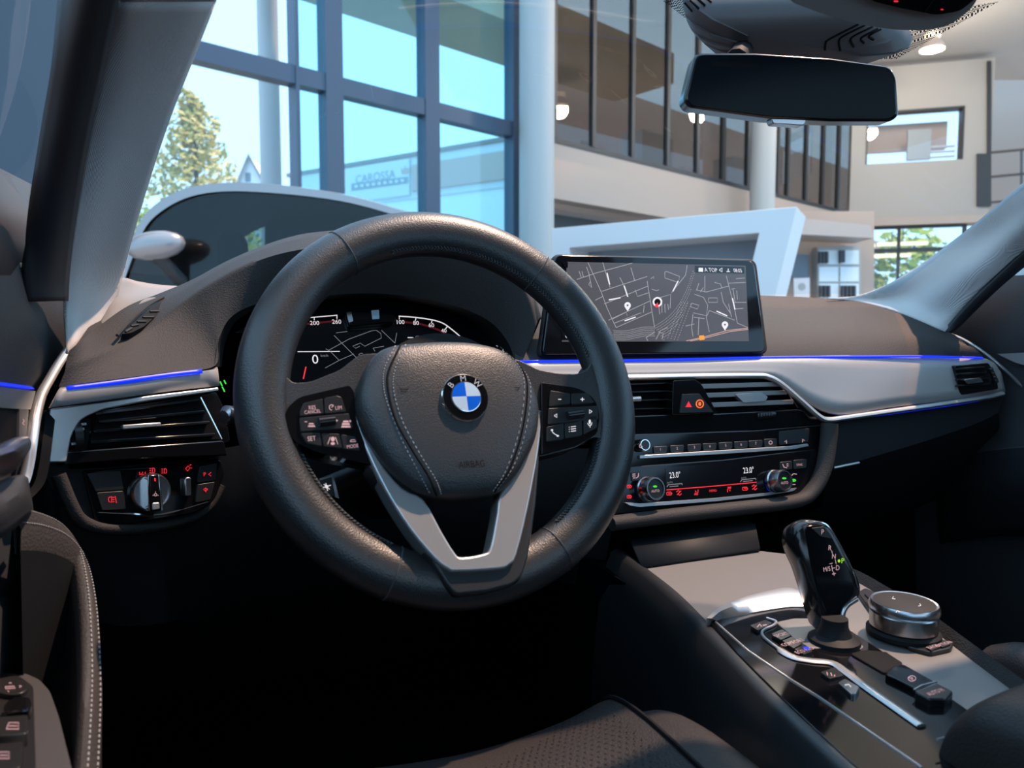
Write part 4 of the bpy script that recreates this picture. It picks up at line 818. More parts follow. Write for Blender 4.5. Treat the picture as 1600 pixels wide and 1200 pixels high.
# ================================================================== seats and centre armrest
def cushion(name, parent, rws, m='seat', n=6, nr=5): return loft(name, rws, m, parent, n, nr, smooth=80)
ds = thing('driver_seat', 'dark leather driver seat cushion with perforated centre in front of console', 'car seat', (.196, .25, .25))
def sx(y, xs, zs): return [V3(x, y, z) for x, z in zip(xs, zs)]
XS = (-.10, -.06, .0, .07, .14, .21, .27, .285); 
def srow(y, dz): return [V3(-.045, y, .50+dz*.2), V3(-.03, y, .585+dz), V3(.01, y, .578+dz), V3(.10, y, .562+dz), V3(.196, y, .556+dz), V3(.275, y, .564+dz), V3(.325, y, .577+dz)]
cushion('seat_centre', ds, [[p+Vector((0, .03, -.20)) for p in srow(.585, -.03)], srow(.595, -.055), srow(.575, -.014), srow(.52, .001), srow(.42, .0), srow(.2, -.01), srow(-.1, -.02)])
def brow(y, dz): return [V3(.326, y, .576+dz), V3(.352, y, .578+dz), V3(.372, y, .570+dz), V3(.388, y, .545+dz*.6), V3(.396, y, .48), V3(.396, y, .32)]
cushion('seat_bolster', ds, [[p+Vector((0, .02, -.2)) for p in brow(.55, -.05)], brow(.565, -.055), brow(.545, -.016), brow(.49, .0), brow(.40, .004), brow(.2, .01), brow(-.1, .02)])
sm = [V3(.3255, y, .5775+d) for y, d in ((.593, -.052), (.575, -.013), (.52, .0015), (.42, .0005), (.3, -.004), (.2, -.008))]
tube('seam', cr(sm, 6), .0022, 'matte', ds, 6)
hl = []
for i in range(30):
    for j in range(26):
        x = .13+i*.0064+(j % 2)*.0032; y = .565-j*.0055
        if x > .312: continue
        u = (x-.10)/(.225)
        z = .562+(.556-.562)*min(u*2.34, 1) if x < .196 else .556+(.577-.556)*((x-.196)/.129)**1.3
        dz = -.014+.015*min((.575-y)/.055, 1) if y > .52 else .001
        hl.append(([V3(x-.0007, y-.0007, z+dz+.0012), V3(x+.0007, y-.0007, z+dz+.0012), V3(x+.0007, y+.0007, z+dz+.0010), V3(x-.0007, y+.0007, z+dz+.0010)], [(0, 1, 2, 3)]))
join('perforation', hl, 'matte', ds, 0, kind='stuff')
mk('seat_base', *box_vf((-.02, -.1, .25), (.35, .50, .45)), 'dark', ds, 0, .01)
ps = thing('passenger_seat', 'dark leather passenger seat cushion beyond the center console', 'car seat', (.936, .25, .25))
def prow(y, dz): return [V3(.715, y, .40), V3(.722, y, .55+dz), V3(.745, y, .588+dz), V3(.80, y, .580+dz), V3(.936, y, .565+dz), V3(1.08, y, .580+dz), V3(1.14, y, .588+dz), V3(1.17, y, .5+dz)]
cushion('seat_cushion', ps, [[p+Vector((0, .03, -.2)) for p in prow(.50, -.03)], prow(.52, -.05), prow(.50, -.012), prow(.44, .0), prow(.3, .0), prow(-.1, .0)])
mk('seat_base', *box_vf((.73, -.1, .25), (1.15, .45, .45)), 'dark', ps, 0, .01)
arm = co
def arow(y, z, k=1): return [V3(.462, y, z-.12), V3(.464, y, z-.035), V3(.478, y, z-.006*k), V3(.52, y, z+.003), V3(.60, y, z+.004), V3(.66, y, z-.003), V3(.676, y, z-.03), V3(.678, y, z-.12)]
cushion('armrest_pad', arm, [[p+Vector((0, -.002, -.06)) for p in arow(.350, .60)], arow(.352, .615), arow(.340, .642), arow(.31, .655), arow(.22, .66), arow(-.1, .66)], 'seat')
tube('stitch_line', cr([V3(x, .3535-.0*abs(x-.57), .612) for x in (.468, .52, .6, .67)], 8), .0008, 'stitch', arm, 5)
tube('stitch_line', cr([V3(x, .3545, .600) for x in (.468, .52, .6, .67)], 8), .0008, 'stitch', arm, 5)
mk('armrest_box', *box_vf((.475, -.1, .45), (.665, .335, .60)), 'dark', arm, 0, .01)

# ================================================================== doors
dl = thing('driver_door', 'dark driver door panel with silver trim edge, blue light and padded pull', 'car door', (-.17, .4, .30))
def drow(z, xs): return [V3(x, y, z) for x, y in zip(xs, (1.02, .85, .6, .3, -.2, -1.2))]
loft('door_panel', [drow(1.0, [-.185]*6), drow(.965, [-.165]*6), drow(.86, [-.155]*6), drow(.83, [-.165]*6), drow(.72, [-.168]*6), drow(.69, [-.155]*6), drow(.55, [-.165]*6), drow(.25, [-.18]*6)], 'door', dl, 2, 1, smooth=50)
mk('door_skin', *box_vf((-.235, -1.4, .25), (-.20, 1.45, .96)), 'dark', dl, 0)
ed = [(107,546,.872),(92,568,.85),(78,592,.825),(64,618,.80),(55,650,.775),(49,690,.755),(44,725,.745),(36,755,.735),(20,775,.72),(0,790,.70)]
pe = cr([P(x, y, Y=Y) for x, y, Y in ed], 4)
tube('trim_edge', pe, .0035, 'silver', dl, 8, rx=.005)
loft('trim_gap', [[p+Vector((.006, .012, -.002)) for p in pe], [p+Vector((.012, .022, -.004)) for p in pe]], 'matte', dl, 1, 1)
XD = -.158
plate_d = Fr(V3(XD, .75, .85), u=(0, 1, 0), v=(0, 0, 1))
plate('ambient_light', plate_d, [(-20,594),(0,597),(50,604),(54,608),(0,602),(-20,600)], .005, -.004, 'blue_led', dl)
plate('trim_panel', plate_d, rnd([(-30,604),(0,604),(56,611),(48,640),(0,637),(-30,636)], 2), .004, -.008, 'trim', dl, .002)
plate('handle_recess', plate_d, rnd([(-30,640),(26,636),(29,640),(26,686),(-30,694)], 4), .002, -.02, 'matte', dl)
plate('recess_frame', plate_d, rnd([(-30,634),(46,640),(43,690),(-30,700)], 3), .0005, -.01, 'overhead', dl, .001)
btn(dl, plate_d, [(31,638),(45,640),(41,690),(30,688)], .004, -.002, 'overhead', 2, 'lock_button')
strokes('lock_symbol', plate_d, [[(36,655),(38,658),(35,661),(38,664)]], 1.1, 'pink_ui', dl, .0045)
loft('door_handle', [[P(x, y, X=X) for x, y, X in r] for r in ([(-30,715,-.13),(0,701,-.132),(25,688,-.135),(41,687,-.14)], [(-30,722,-.122),(0,712,-.124),(25,702,-.127),(42,692,-.136)], [(-30,750,-.125),(0,742,-.127),(20,728,-.13),(41,700,-.138)])], 'knurl', dl, 4, 3, solid=.006)
loft('armrest_bulge', [[P(x, y, X=X) for x, y, X in r] for r in ([(-40,770,-.15),(0,755,-.15),(30,745,-.15),(40,748,-.15)], [(-40,790,-.125),(0,790,-.125),(34,770,-.13),(46,785,-.14)], [(-40,850,-.13),(0,838,-.13),(36,810,-.135),(48,800,-.145)])], 'door', dl, 4, 4, solid=.004)
plate('ambient_light', Fr(V3(-.148, .7, .75), u=(0, 1, 0), v=(0, 0, 1)), [(-10,782),(24,752),(26,758),(-10,795)], .006, -.002, 'blue_led', dl)
# padded pull: a soft band that curves round the door pocket
zo = .65
outer = [(22,800),(60,806),(95,820),(118,842),(133,875),(142,920),(147,980),(149,1060),(146,1140),(140,1230),(130,1340)]
innr = [(20,806),(52,815),(82,832),(98,858),(107,892),(113,940),(117,1000),(119,1070),(117,1140),(110,1230),(100,1340)]
PY = (.655, .69, .72, .74, .735, .70, .66, .60, .55, .50, .44)
Po = [P(x, y, Y=Y) for (x, y), Y in zip(outer, PY)]; Pi = [P(x, y, Y=Y) for (x, y), Y in zip(innr, PY)]
mid_ = [(a+b)/2+Vector((0, 0, .006)) for a, b in zip(Po, Pi)]
def dn(ps, z): return [p+Vector((0, 0, z)) for p in ps]
loft('pull_pad', [dn(Pi, -.03), dn(Pi, -.004), [a*.7+b*.3+Vector((0, 0, .004)) for a, b in zip(Pi, Po)], mid_, [a*.2+b*.8+Vector((0, 0, .003)) for a, b in zip(Pi, Po)], Po, [p+Vector((.004, 0, -.014)) for p in Po], [p+Vector((.003, 0, -.03)) for p in Po]], 'rim_pad', dl, 4, 1, smooth=80)
loft('pull_side', [[p+Vector((.003, 0, -.029)) for p in Po], [p+Vector((.001, 0, -.12)) for p in Po], [Vector((p.x-.01, p.y, .30)) for p in Po]], 'dark', dl, 4, 1, smooth=80)
def dash_tube(name, ps, m, parent, r=.0005):
    pp = cr(ps, 20); return join(name, [tube_vf(pp[i:i+2], r, 4) for i in range(0, len(pp)-1, 2)], m, parent, 40, kind='stuff')
dash_tube('stitch_line', [a*.16+b*.84+Vector((0, 0, .0034)) for a, b in zip(Pi, Po)], 'stitch', dl)
dash_tube('stitch_line', [p+Vector((.003, 0, -.008)) for p in Po], 'stitch', dl)
loft('pocket_wall', [dn(Pi, -.003), [p+Vector((-.006, 0, -.05)) for p in Pi], [p+Vector((-.04, .0, -.10)) for p in Pi]], 'dark', dl, 3, 1)
pk = rnd([(-40,1050),(40,1052),(62,1062),(78,1080),(92,1120),(112,1200),(130,1300),(-40,1300)], 6)
SWF = Fr(V3(-.12, .45, .635), u=(1, 0, 0), v=(0, 1, 0))
plate('switch_console', SWF, pk, 0, -.03, 'overhead', dl, .004)
plate('switch_field', SWF, rnd([(-40,1054),(30,1056),(52,1072),(56,1200),(50,1300),(-40,1300)], 6), .0012, -.004, 'button', dl, .001)
btn(dl, SWF, ell(17, 1072, 27, 13, 20), .005, .0, 'button', 0, 'mirror_pad')
strokes('mirror_symbol', SWF, [[(8,1073),(22,1072),(24,1075),(9,1076),(8,1073)], [(14,1068),(16,1066),(18,1068)], [(30,1071),(34,1072),(30,1074)], [(12,1079),(14,1081)]], 1.1, 'pink_ui', dl, .0056)
btn(dl, SWF, rnd([(4,1104),(12,1094),(24,1088),(46,1088),(50,1098),(46,1108),(10,1114)], 4), .009, .0, 'gloss', 0, 'mirror_switch', .002)
for b, ic_ in (([(-30,1122),(44,1116),(42,1146),(-30,1152)], (19, 1134)), ([(-30,1164),(36,1158),(32,1200),(-30,1206)], (4, 1180))):
    o = btn(dl, SWF, b, .010, .0, 'button', 4, 'window_switch', .002)
    x, y = ic_; strokes('window_symbol', SWF, [[(x-9,y+5),(x-5,y-5),(x+10,y-5),(x+10,y+5),(x-9,y+5)], [(x-5,y),(x+8,y)]], 1.2, 'pink_ui', o, .0104)
    yb = b[2][1]; tube('switch_chrome', [SWF.P(-30, yb+4, .006), SWF.P(b[2][0], yb-1, .006)], .0016, 'silver', o, 6)
# driver's side window, sail panel, outside mirror
wp = mk('window_2', [V3(-.20, 1.02, .97), V3(-.20, -.9, .97), V3(-.06, -.9, 1.30), V3(-.045, .47, 1.24)], [(0, 1, 2, 3)], 'door_glass', None, 0); struct(wp)
loft('sail_panel', [[P(-20, 255, X=-.168), P(20, 275, X=-.170), P(52, 291, X=-.172)], [P(-20, 430, X=-.164), P(20, 430, X=-.166), P(48, 430, X=-.168)]], 'overhead', dl, 3, 1, solid=.004)
om = thing('outside_mirror', 'dark outside mirror housing beyond the driver window', 'mirror', V3(-.36, 1.0, .93))
loft('housing', [[V3(-.46, 1.02, .95), V3(-.36, 1.06, .94), V3(-.26, 1.02, .95)], [V3(-.47, .94, 1.0), V3(-.36, .95, 1.0), V3(-.25, .94, 1.0)], [V3(-.46, 1.02, 1.08), V3(-.36, 1.06, 1.09), V3(-.26, 1.02, 1.07)]], 'gloss2', om, 4, 4, solid=.006)
# passenger door
dr = thing('passenger_door', 'dark passenger door panel with bright trim edge rising beside the dash', 'car door', (1.30, .4, .30))
def rrow(z, xs): return [V3(x, y, z) for x, y in zip(xs, (1.04, .85, .6, .3, -.2, -1.2))]
loft('door_panel', [rrow(1.0, [1.31]*6), rrow(.965, [1.293]*6), rrow(.885, [1.285]*6), rrow(.86, [1.295]*6), rrow(.72, [1.30]*6), rrow(.68, [1.275]*6), rrow(.55, [1.285]*6), rrow(.25, [1.31]*6)], 'door', dr, 2, 1, smooth=50)
mk('door_skin', *box_vf((1.335, -1.4, .25), (1.36, 1.45, .96)), 'dark', dr, 0)
er = [(1486,523,.938),(1505,531,.925),(1530,546,.905),(1556,566,.885),(1580,587,.865),(1605,610,.845),(1680,660,.79)]
pr = cr([P(x, y, Y=Y) for x, y, Y in er], 4)
tube('trim_edge', pr, .0030, 'silver', dr, 8, rx=.0045)
FD = Fr(V3(1.283, .8, .88), u=(0, -1, 0), v=(0, 0, 1))
plate('trim_panel', FD, [(1558,553),(1600,551),(1660,548),(1660,600),(1605,572),(1585,566)], .003, -.004, 'trim', dr)
tube('door_seam', cr([P(x, y, X=1.275) for x, y in [(1440,745),(1490,722),(1545,706),(1600,699),(1660,697)]], 5), .0025, 'rim_pad', dr, 6)
loft('armrest_bulge', [[P(x, y, X=X) for x, y, X in r] for r in ([(1470,725,1.28),(1530,708,1.27),(1600,700,1.26),(1680,700,1.25)], [(1465,770,1.275),(1530,765,1.25),(1600,765,1.235),(1680,770,1.22)], [(1470,850,1.29),(1530,840,1.27),(1600,835,1.26),(1680,840,1.25)])], 'dark', dr, 4, 4, solid=.004)
wp2 = mk('window_3', [V3(1.33, 1.02, .97), V3(1.33, -.9, .97), V3(1.19, -.9, 1.30), V3(1.175, .47, 1.24)], [(0, 1, 2, 3)], 'door_glass', None, 0); struct(wp2)
om2 = thing('outside_mirror', 'dark outside mirror housing beyond the passenger window', 'mirror', V3(1.49, 1.0, .90))
loft('housing', [[V3(1.40, 1.00, .93), V3(1.49, 1.05, .92), V3(1.60, 1.00, .93)], [V3(1.39, .93, .98), V3(1.49, .94, .98), V3(1.61, .93, .98)], [V3(1.40, 1.0, 1.06), V3(1.49, 1.05, 1.07), V3(1.60, 1.0, 1.05)]], 'gloss2', om2, 4, 4, solid=.006)

# ================================================================== rear-view mirror and overhead console
MF = Fr(P(1238, 136, Y=.60), -24, -6)
rm = thing('rearview_mirror', 'dimmed black rear-view mirror hanging below the windshield header', 'mirror', MF.P(1238, 190, 0))
mo = rnd([(1086,82),(1180,82),(1300,90),(1392,103),(1402,120),(1406,180),(1395,189),(1300,189),(1200,184),(1076,167),(1068,155)], [12,0,0,14,8,14,10,0,0,12,8], 5)
plate('housing', MF, mo, .004, -.028, 'gloss2', rm, .006, 50, 4)
cxm, cym = 1238, 136
plate('mirror_glass', MF, [(cxm+(x-cxm)*.965, cym+(y-cym)*.93) for x, y in mo], .0052, .002, 'mirror', rm)
strokes('sensor_slot', MF, [[(1112,99),(1186,103)]], 7, 'matte', rm, .0054)
plate('toggle', MF, rnd([(1205,185),(1260,186),(1256,196),(1225,194),(1208,193)], 3), .0, -.018, 'knurl', rm, .002)
tube('stem', [MF.P(1150, 95, -.02), ws_hit(1160, 55, .015)], .012, 'dark', rm, 10)
oc = thing('sensor_cover', 'dark plastic sensor cover with slotted ribs behind rear-view mirror', 'cover', ws_hit(1240, 60, .02))
cov = rnd([(1062,-30),(1066,12),(1078,34),(1110,62),(1135,78),(1180,84),(1240,86),(1310,86),(1365,64),(1422,44),(1400,20),(1330,-30)], [4,10,10,10,10,0,0,16,6,8,4,4])
c1 = [ws_hit(x, y, .008) for x, y in cov]; cc = sum(c1, Vector())/len(c1); nd = Vector((0, -.43, -.90))
V = [p for k, d in ((1, 0), (1, .010), (.94, .022), (.80, .032), (.5, .038)) for p in [cc+(q-cc)*k+nd*d for q in c1]]; nn_ = len(c1)
shell = mk('cover_shell', V, grid_faces(5, nn_, True)+[tuple(range(4*nn_, 5*nn_))], 'cover', oc, 60)
hitc = caster(shell)
def grv(pts):
    q = [hitc(p[0], p[1], .0003) for p in cr([(*p, 0) for p in pts], 4)]; q = [p for p in q if p is not None]
    return tube('slot', q, .0013, 'matte', oc, 6) if len(q) > 2 else None
for pts in ([(1341,38),(1296,61),(1290,68),(1289,78)], [(1352,39),(1318,56),(1311,64),(1313,79)], [(1363,42),(1336,55),(1329,62),(1334,73)], [(1371,45),(1350,56),(1345,61),(1350,67)], [(1376,46),(1362,53),(1358,57),(1365,62)]): grv(pts)
for pts in ([(1070,4),(1082,18)], [(1078,0),(1092,14)], [(1087,-4),(1102,9)], [(1097,-8),(1112,4)]): grv(pts)
ov = thing('overhead_console', 'grey overhead console with gloss black reading light panel at roof front', 'overhead console', P(1400, 20, Y=.50))
OF = Fr(P(1400, 20, Y=.50), 0, -68)
plate('console_shell', OF, rnd([(1215,-60),(1232,2),(1280,20),(1340,38),(1400,47),(1445,48),(1485,40),(1520,12),(1560,-60)], [4,14,10,10,10,12,14,14,4]), .004, -.02, 'fabric_dark', ov, .006, 50, 4)
plate('lamp_panel', OF, rnd([(1330,-40),(1362,2),(1410,14),(1462,24),(1500,18),(1535,-10),(1540,-40)], [4,8,6,8,10,8,4]), .008, .0, 'gloss', ov, .002)
strokes('red_lamp', OF, [], 1, 'red_ui', ov, .0086, extra=[ell(1400, 2, 4, 1.5, 8), ell(1472, 15, 2.5, 1, 8)])
tube('panel_line', [OF.P(1444, 20, .0085), OF.P(1458, 0, .0085)], .0006, 'matte', ov, 5)
# ================================================================== showroom around the car
M['white_wall'] = mat('white_wall', (.42, .38, .345), .8)
M['beige'] = mat('beige_wall', (.48, .38, .32), .85)
M['frame_blue'] = mat('blue_grey_frame', (.055, .085, .13), .4)
M['frame_dark'] = mat('dark_frame', (.035, .035, .035), .5)
M['column'] = mat('white_column', (.48, .47, .45), .6)
M['tile'] = mat('floor_tile', (.30, .29, .28), .3, var=.1)
M['grey_panel'] = mat('grey_panel', (.16, .20, .24), .5)
M['counter'] = mat('white_counter', (.56, .58, .58), .4)
M['sidewall'] = mat('blue_grey_wall', (.06, .08, .10), .8)
M['ceil'] = mat('showroom_ceiling', (.50, .46, .42), .9)
M['ext_wall'] = mat('pale_facade', (.82, .90, .93), .8)
M['ext_band'] = mat('pink_beige_band', (.60, .46, .40), .8)
M['ext_white'] = mat('white_band', (.72, .74, .74), .7)
M['ext_grey'] = mat('grey_lettering_outside', (.34, .38, .41), .8)
M['foliage'] = mat('yellow_green_leaves', (.46, .41, .12), .7, var=.35)
M['bush'] = mat('bush_leaves', (.30, .42, .05), .7, var=.4)
M['bark'] = mat('bark', (.10, .07, .05), .9)
M['roof_tile'] = mat('grey_roof', (.30, .26, .25), .8)
M['car_paint'] = mat('silver_grey_paint', (.30, .28, .275), .3, metal=.3, coat=.5)
M['car_dark'] = mat('car_interior', (.02, .025, .03), .7)
M['tyre'] = mat('tyre', (.01, .01, .01), .8)
M['lamp_glow'] = mat('lamp_glow', (.9, .8, .7), .5, emis=('#ffd9b0', 1.6))
M['lamp_metal'] = mat('lamp_shade', (.55, .45, .40), .4)
M['strip_glow'] = mat('strip_light', (.9, .85, .7), .5, emis=('#ffe9b0', 1.3))
M['paper'] = mat('white_paper', (.75, .73, .75), .8)
M['binder'] = mat('dark_binder', (.05, .055, .065), .5)
M['cab'] = mat('cabinet_grey', (.42, .42, .41), .5)
M['slabg'] = mat('green_beige_soffit', (.42, .44, .36), .9)
M['green_sign'] = mat('dark_green_sign', (.02, .06, .045), .6)
M['rail'] = mat('rail_metal', (.10, .11, .12), .4, metal=.7)
def W(lat, d, z): return AR*lat+AFH*d+Vector((0, 0, z))
FA = W(-2.92, 7, 0); FDIR = (AR*.742+AFH*.67).normalized(); FN = Vector((FDIR.y, -FDIR.x, 0))       # facade line, normal towards the car
if (EYEP-FA).dot(FN) < 0: FN = -FN
def s_of(px): q = P(px, 520, pl=(FA, FN)); return (q-FA).dot(FDIR)
def fpt(s, z, off=0): return FA+FDIR*s+Vector((0, 0, z))+FN*off
def zof(px, py): return P(px, py, pl=(FA, FN)).z
def fbox(s0, s1, z0, z1, o0, o1):
    v = [fpt(s, z, o) for z in (z0, z1) for s, o in ((s0, o0), (s1, o0), (s1, o1), (s0, o1))]
    return v, [(0,3,2,1),(4,5,6,7),(0,1,5,4),(1,2,6,5),(2,3,7,6),(3,0,4,7)]
def cpoly(pts, z0, z1):
    k = len(pts); v = [Vector((p.x, p.y, z0)) for p in pts]+[Vector((p.x, p.y, z1)) for p in pts]
    return v, [tuple(range(k)), tuple(range(k, 2*k))]+[(i, (i+1) % k, (i+1) % k+k, i+k) for i in range(k)]
struct(mk('floor', *box_vf((-9, -6, -.1), (22, 26, 0)), 'tile', None, 0))
WLA = P(-420, 520, D=4.6); WLB = P(142, 520, D=5.2)
struct(mk('wall_left', *cpoly([Vector((WLA.x, WLA.y, 0)), Vector((WLB.x, WLB.y, 0)), Vector((WLB.x, WLB.y+.15, 0)), Vector((WLA.x, WLA.y+.15, 0))], 0, 4.2), 'sidewall', None, 0))
# ---- glazed facade: posts, transom, one pane per bay
z_tr = zof(560, 145); ZT = 7.2
wf = struct(mk('window_4', *fbox(-6, s_of(808), 0, .12, -.06, .06), 'frame_blue', None, 0))
sm_ = [s_of(px) for px in (523, 672, 804)]
for s, hw in [(-5.2, .08), (-3.6, .08), (-1.9, .08), (s_of(467), .02)]+[(x, .10) for x in sm_]:
    join('post', [fbox(s-hw, s+hw, .12, ZT, -.09, .09)], 'frame_blue', wf, 0)
join('transom', [fbox(-6, s_of(812), z_tr-.09, z_tr+.09, -.08, .08)], 'frame_blue', wf, 0)
join('transom', [fbox(-6, s_of(812), ZT-.1, ZT+.1, -.08, .08)], 'frame_blue', wf, 0)
bays = [-6, -5.2, -3.6, -1.9, s_of(467), sm_[0], sm_[1], sm_[2]]
for i in range(7):
    for z0, z1 in ((.12, z_tr-.09), (z_tr+.09, ZT-.1)):
        join('pane', [fbox(bays[i]+.05, bays[i+1]-.05, z0, z1, -.008, .008)], 'cyan_glass' if i > 3 else 'clear', wf, 0)
struct(mk('trim_7', *fbox(s_of(470), s_of(812)+4, 5.1, 5.6, -1.8, -.5), 'slabg', None, 0))           # eave outside the glazing
# ---- columns
def column(label, px, d, r, h=7.2, group='round columns of the hall'):
    c = P(px, 520, D=d); c.z = 0
    o = thing('column', label, 'column', c, group)
    lathe('shaft', c, (0, 0, 1), [(r, .0), (r, h)], 'column', o, 40); lathe('foot_ring', c, (0, 0, 1), [(r+.03, 0), (r+.03, .08), (r+.001, .09)], 'rail', o, 40)
column('thick white round column where glazed facade meets the beige wall', 838, 9.4, .22)
column('slim pale column standing outside the clear glazing by the conifer', 429, 9.6, .13)
column('pale round column between two groups of dark framed gallery panes', 1186, 12.9, .21)
# ---- gallery storey: beige parapet with dark framed glass above
z_g = zof(900, 231); s0, s1 = s_of(862), s_of(1330)
struct(mk('wall_gallery', *fbox(s0, s1, 2.72, z_g, -.25, .0), 'beige', None, 0))
wg = struct(mk('window_5', *fbox(s0, s1, z_g, z_g+.06, -.06, .02), 'frame_dark', None, 0))
for px in (864, 924, 984, 1038, 1084, 1124, 1162, 1208, 1224, 1252, 1278, 1302, 1326):
    s = s_of(px); join('post', [fbox(s-.035, s+.035, z_g+.06, 6.4, -.05, .03)], 'frame_dark', wg, 0)
gp = [s_of(x) for x in (864, 924, 984, 1038, 1084, 1124, 1162, 1208, 1224, 1252, 1278, 1302, 1326)]
for a, b in zip(gp, gp[1:]): join('pane', [fbox(a+.035, b-.035, z_g+.06, 6.35, -.015, -.005)], 'smoked', wg, 0)
def s_off(px, off): q = P(px, 520, pl=(FA+FN*off, FN)); return (q-FA).dot(FDIR)
sa = s_off(845, -4)
struct(mk('floor', *cpoly([fpt(s0+.1, 0, -.25), fpt(s1+2, 0, -.25), fpt(s_off(1330, -4)+1, 0, -4), fpt(sa, 0, -4)], 2.9, 3.1), 'beige', None, 0))
struct(mk('wall_gallery_back', *fbox(sa, s_off(1345, -4), 3.1, 6.4, -4.2, -4), 'beige', None, 0))
for k, (px, w_) in enumerate(((905, .5), (1000, .7), (1065, .5), (1140, .7), (1262, .8))):
    s = s_off(px, -1.9); b = mk('gallery_cabinet', *fbox(s, s+w_*1.4, 3.1, 4.3+.5*(k % 2), -2.4, -1.9), 'cab' if k % 2 else 'ext_band', None, 0)
    tag(b, ('tall grey cabinet standing behind the gallery glass' if k % 2 else 'low tan cabinet standing behind the gallery glass'), 'cabinet', 'cabinets behind the gallery glass')
# ground floor behind
struct(mk('wall_ground', *fbox(s0, s_of(1240), 0, 2.72, -.8, -.6), 'beige', None, 0))
q = tag(mk('dark_doorway', *fbox(s_of(902), s_of(1010), .0, 2.62, -.6, -.5), 'frame_dark', None, 0), 'dark glazed doorway under the beige parapet beside green sign', 'doorway')
q = tag(mk('wall_sign', *fbox(s_of(864), s_of(884), 1.9, 2.45, -.58, -.5), 'green_sign', None, 0), 'dark green sign panel on wall beside the thick column', 'sign')
# ---- far white wall with an inside window, ceiling, lamp
RA = P(1330, 520, D=15.5); RB = P(1560, 520, D=14.8); RA.z = RB.z = 0
RD = (RB-RA).normalized(); RN = Vector((RD.y, -RD.x, 0)); RN = RN if (EYEP-RA).dot(RN) > 0 else -RN
RL = Fr(RA, u=RD, v=(0, 0, 1))
def rb_(px0, px1, py0, py1, o0, o1):
    """box on the far wall from two pixels, depth o0..o1 towards the hall"""
    a0 = RL.px(px0, 300)[0]; a1 = RL.px(px1, 300)[0]; b0 = RL.px(1440, py1)[1]; b1 = RL.px(1440, py0)[1]
    v = [RA+RD*a+Vector((0, 0, b))+RN*o for b in (b0, b1) for a, o in ((a0, o0), (a1, o0), (a1, o1), (a0, o1))]
    return v, [(0,3,2,1),(4,5,6,7),(0,1,5,4),(1,2,6,5),(2,3,7,6),(3,0,4,7)]
wr = struct(join('wall_far', [rb_(1328, 1352, 100, 346, -.3, 0), rb_(1500, 1546, 100, 346, -.3, 0), rb_(1352, 1500, 100, 172, -.3, 0), rb_(1352, 1500, 252, 346, -.3, 0)], 'white_wall', None, 0))
w6 = struct(join('window_6', [rb_(1351, 1353, 172, 252, -.2, .02), rb_(1499, 1502, 172, 252, -.2, .02), rb_(1351, 1502, 170, 173, -.2, .02)], 'frame_dark', None, 0))
join('lintel', [rb_(1352, 1500, 172, 216, -1.2, -1.0)], 'ext_band', w6, 0); join('panel', [rb_(1419, 1456, 198, 246, -.28, -.2)], 'cab', w6, 0)
join('pane', [rb_(1352, 1500, 172, 252, -.16, -.14)], 'clear', w6, 0)
for y in (222, 230, 238): join('blind_slat', [rb_(1456, 1500, y, y+2.5, -.5, -.4)], 'paper', w6, 0)
ZCL = 6.4
struct(mk('ceiling', *cpoly([P(900, 520, D=9.8), P(1330, 520, D=16.5), P(2000, 520, D=16.5), P(2000, 520, D=7.5), P(900, 520, D=7.5)], ZCL, ZCL+.2), 'ceil', None, 0))
def lamp(lc, label, watts):
    lm = thing('ceiling_lamp', label, 'lamp', lc-Vector((0, 0, .2)), 'ceiling downlights of the hall')
    lathe('bell_shade', lc, (0, 0, 1), [(.20, -.16), (.17, -.06), (.10, .0), (.10, .10), (.13, .14)], 'lamp_metal', lm, 28)
    lathe('glowing_band', lc, (0, 0, 1), [(.105, .02), (.125, .05), (.125, .10), (.105, .12)], 'lamp_glow', lm, 28)
    lathe('lens', lc, (0, 0, 1), [(.19, -.17), (.19, -.155)], 'lamp_glow', lm, 28)
    tube('cord', [lc+Vector((0, 0, .14)), Vector((lc.x, lc.y, ZCL))], .012, 'rail', lm, 6)
    ld = bpy.data.lights.new('lamp_light', 'POINT'); ld.energy = watts; ld.color = (1, .80, .62); ld.shadow_soft_size = .18
    lo = bpy.data.objects.new('lamp_light', ld); COL.objects.link(lo); lo.parent = lm; lo.location = (0, 0, -.05)
LZ = P(1457, 62, D=13.0).z
lamp(P(1457, 62, D=13.0), 'bell shaped ceiling downlight glowing warm above far white wall', 320)
for px, d, t in ((1230, 9.5, 'between gallery and far wall'), (1560, 10.0, 'over the balcony side of the hall')):  # unseen lamps added to warm and brighten the hall
    q = P(px, 520, D=d); q.z = LZ; lamp(q, 'added out-of-view fill downlight hanging '+t, 320)
# balcony with railing at the passenger end
bd = P(1572, 520, D=16.2); BF = Fr(bd, u=RD, v=(0, 0, 1))
struct(mk('wall_balcony', [BF.P(1528, 90, -2), BF.P(1760, 90, -2), BF.P(1760, 345, -2), BF.P(1528, 345, -2)], [(0,1,2,3)], 'beige', None, 0, solid=.1))
struct(plate('trim_8', RL, [(1543,95),(1549,95),(1549,322),(1527,322),(1527,240),(1543,240)], .05, -.2, 'frame_dark', None))
rl = thing('balcony_railing', 'thin dark metal railing on the gallery balcony beside far wall', 'railing', BF.P(1570, 322, 0))
for y in (240, 278, 318): tube('rail', [BF.P(1530, y, 0), BF.P(1680, y-14, 0)], .03, 'rail', rl, 6)
for x in (1534, 1596, 1660): tube('post', [BF.P(x, 240-(x-1530)*.09, 0), BF.P(x, 320-(x-1530)*.05, 0)], .025, 'rail', rl, 6)
struct(mk('trim_9', *rb_(1315, 1560, 340, 352, -.4, .15), 'beige', None, 0))
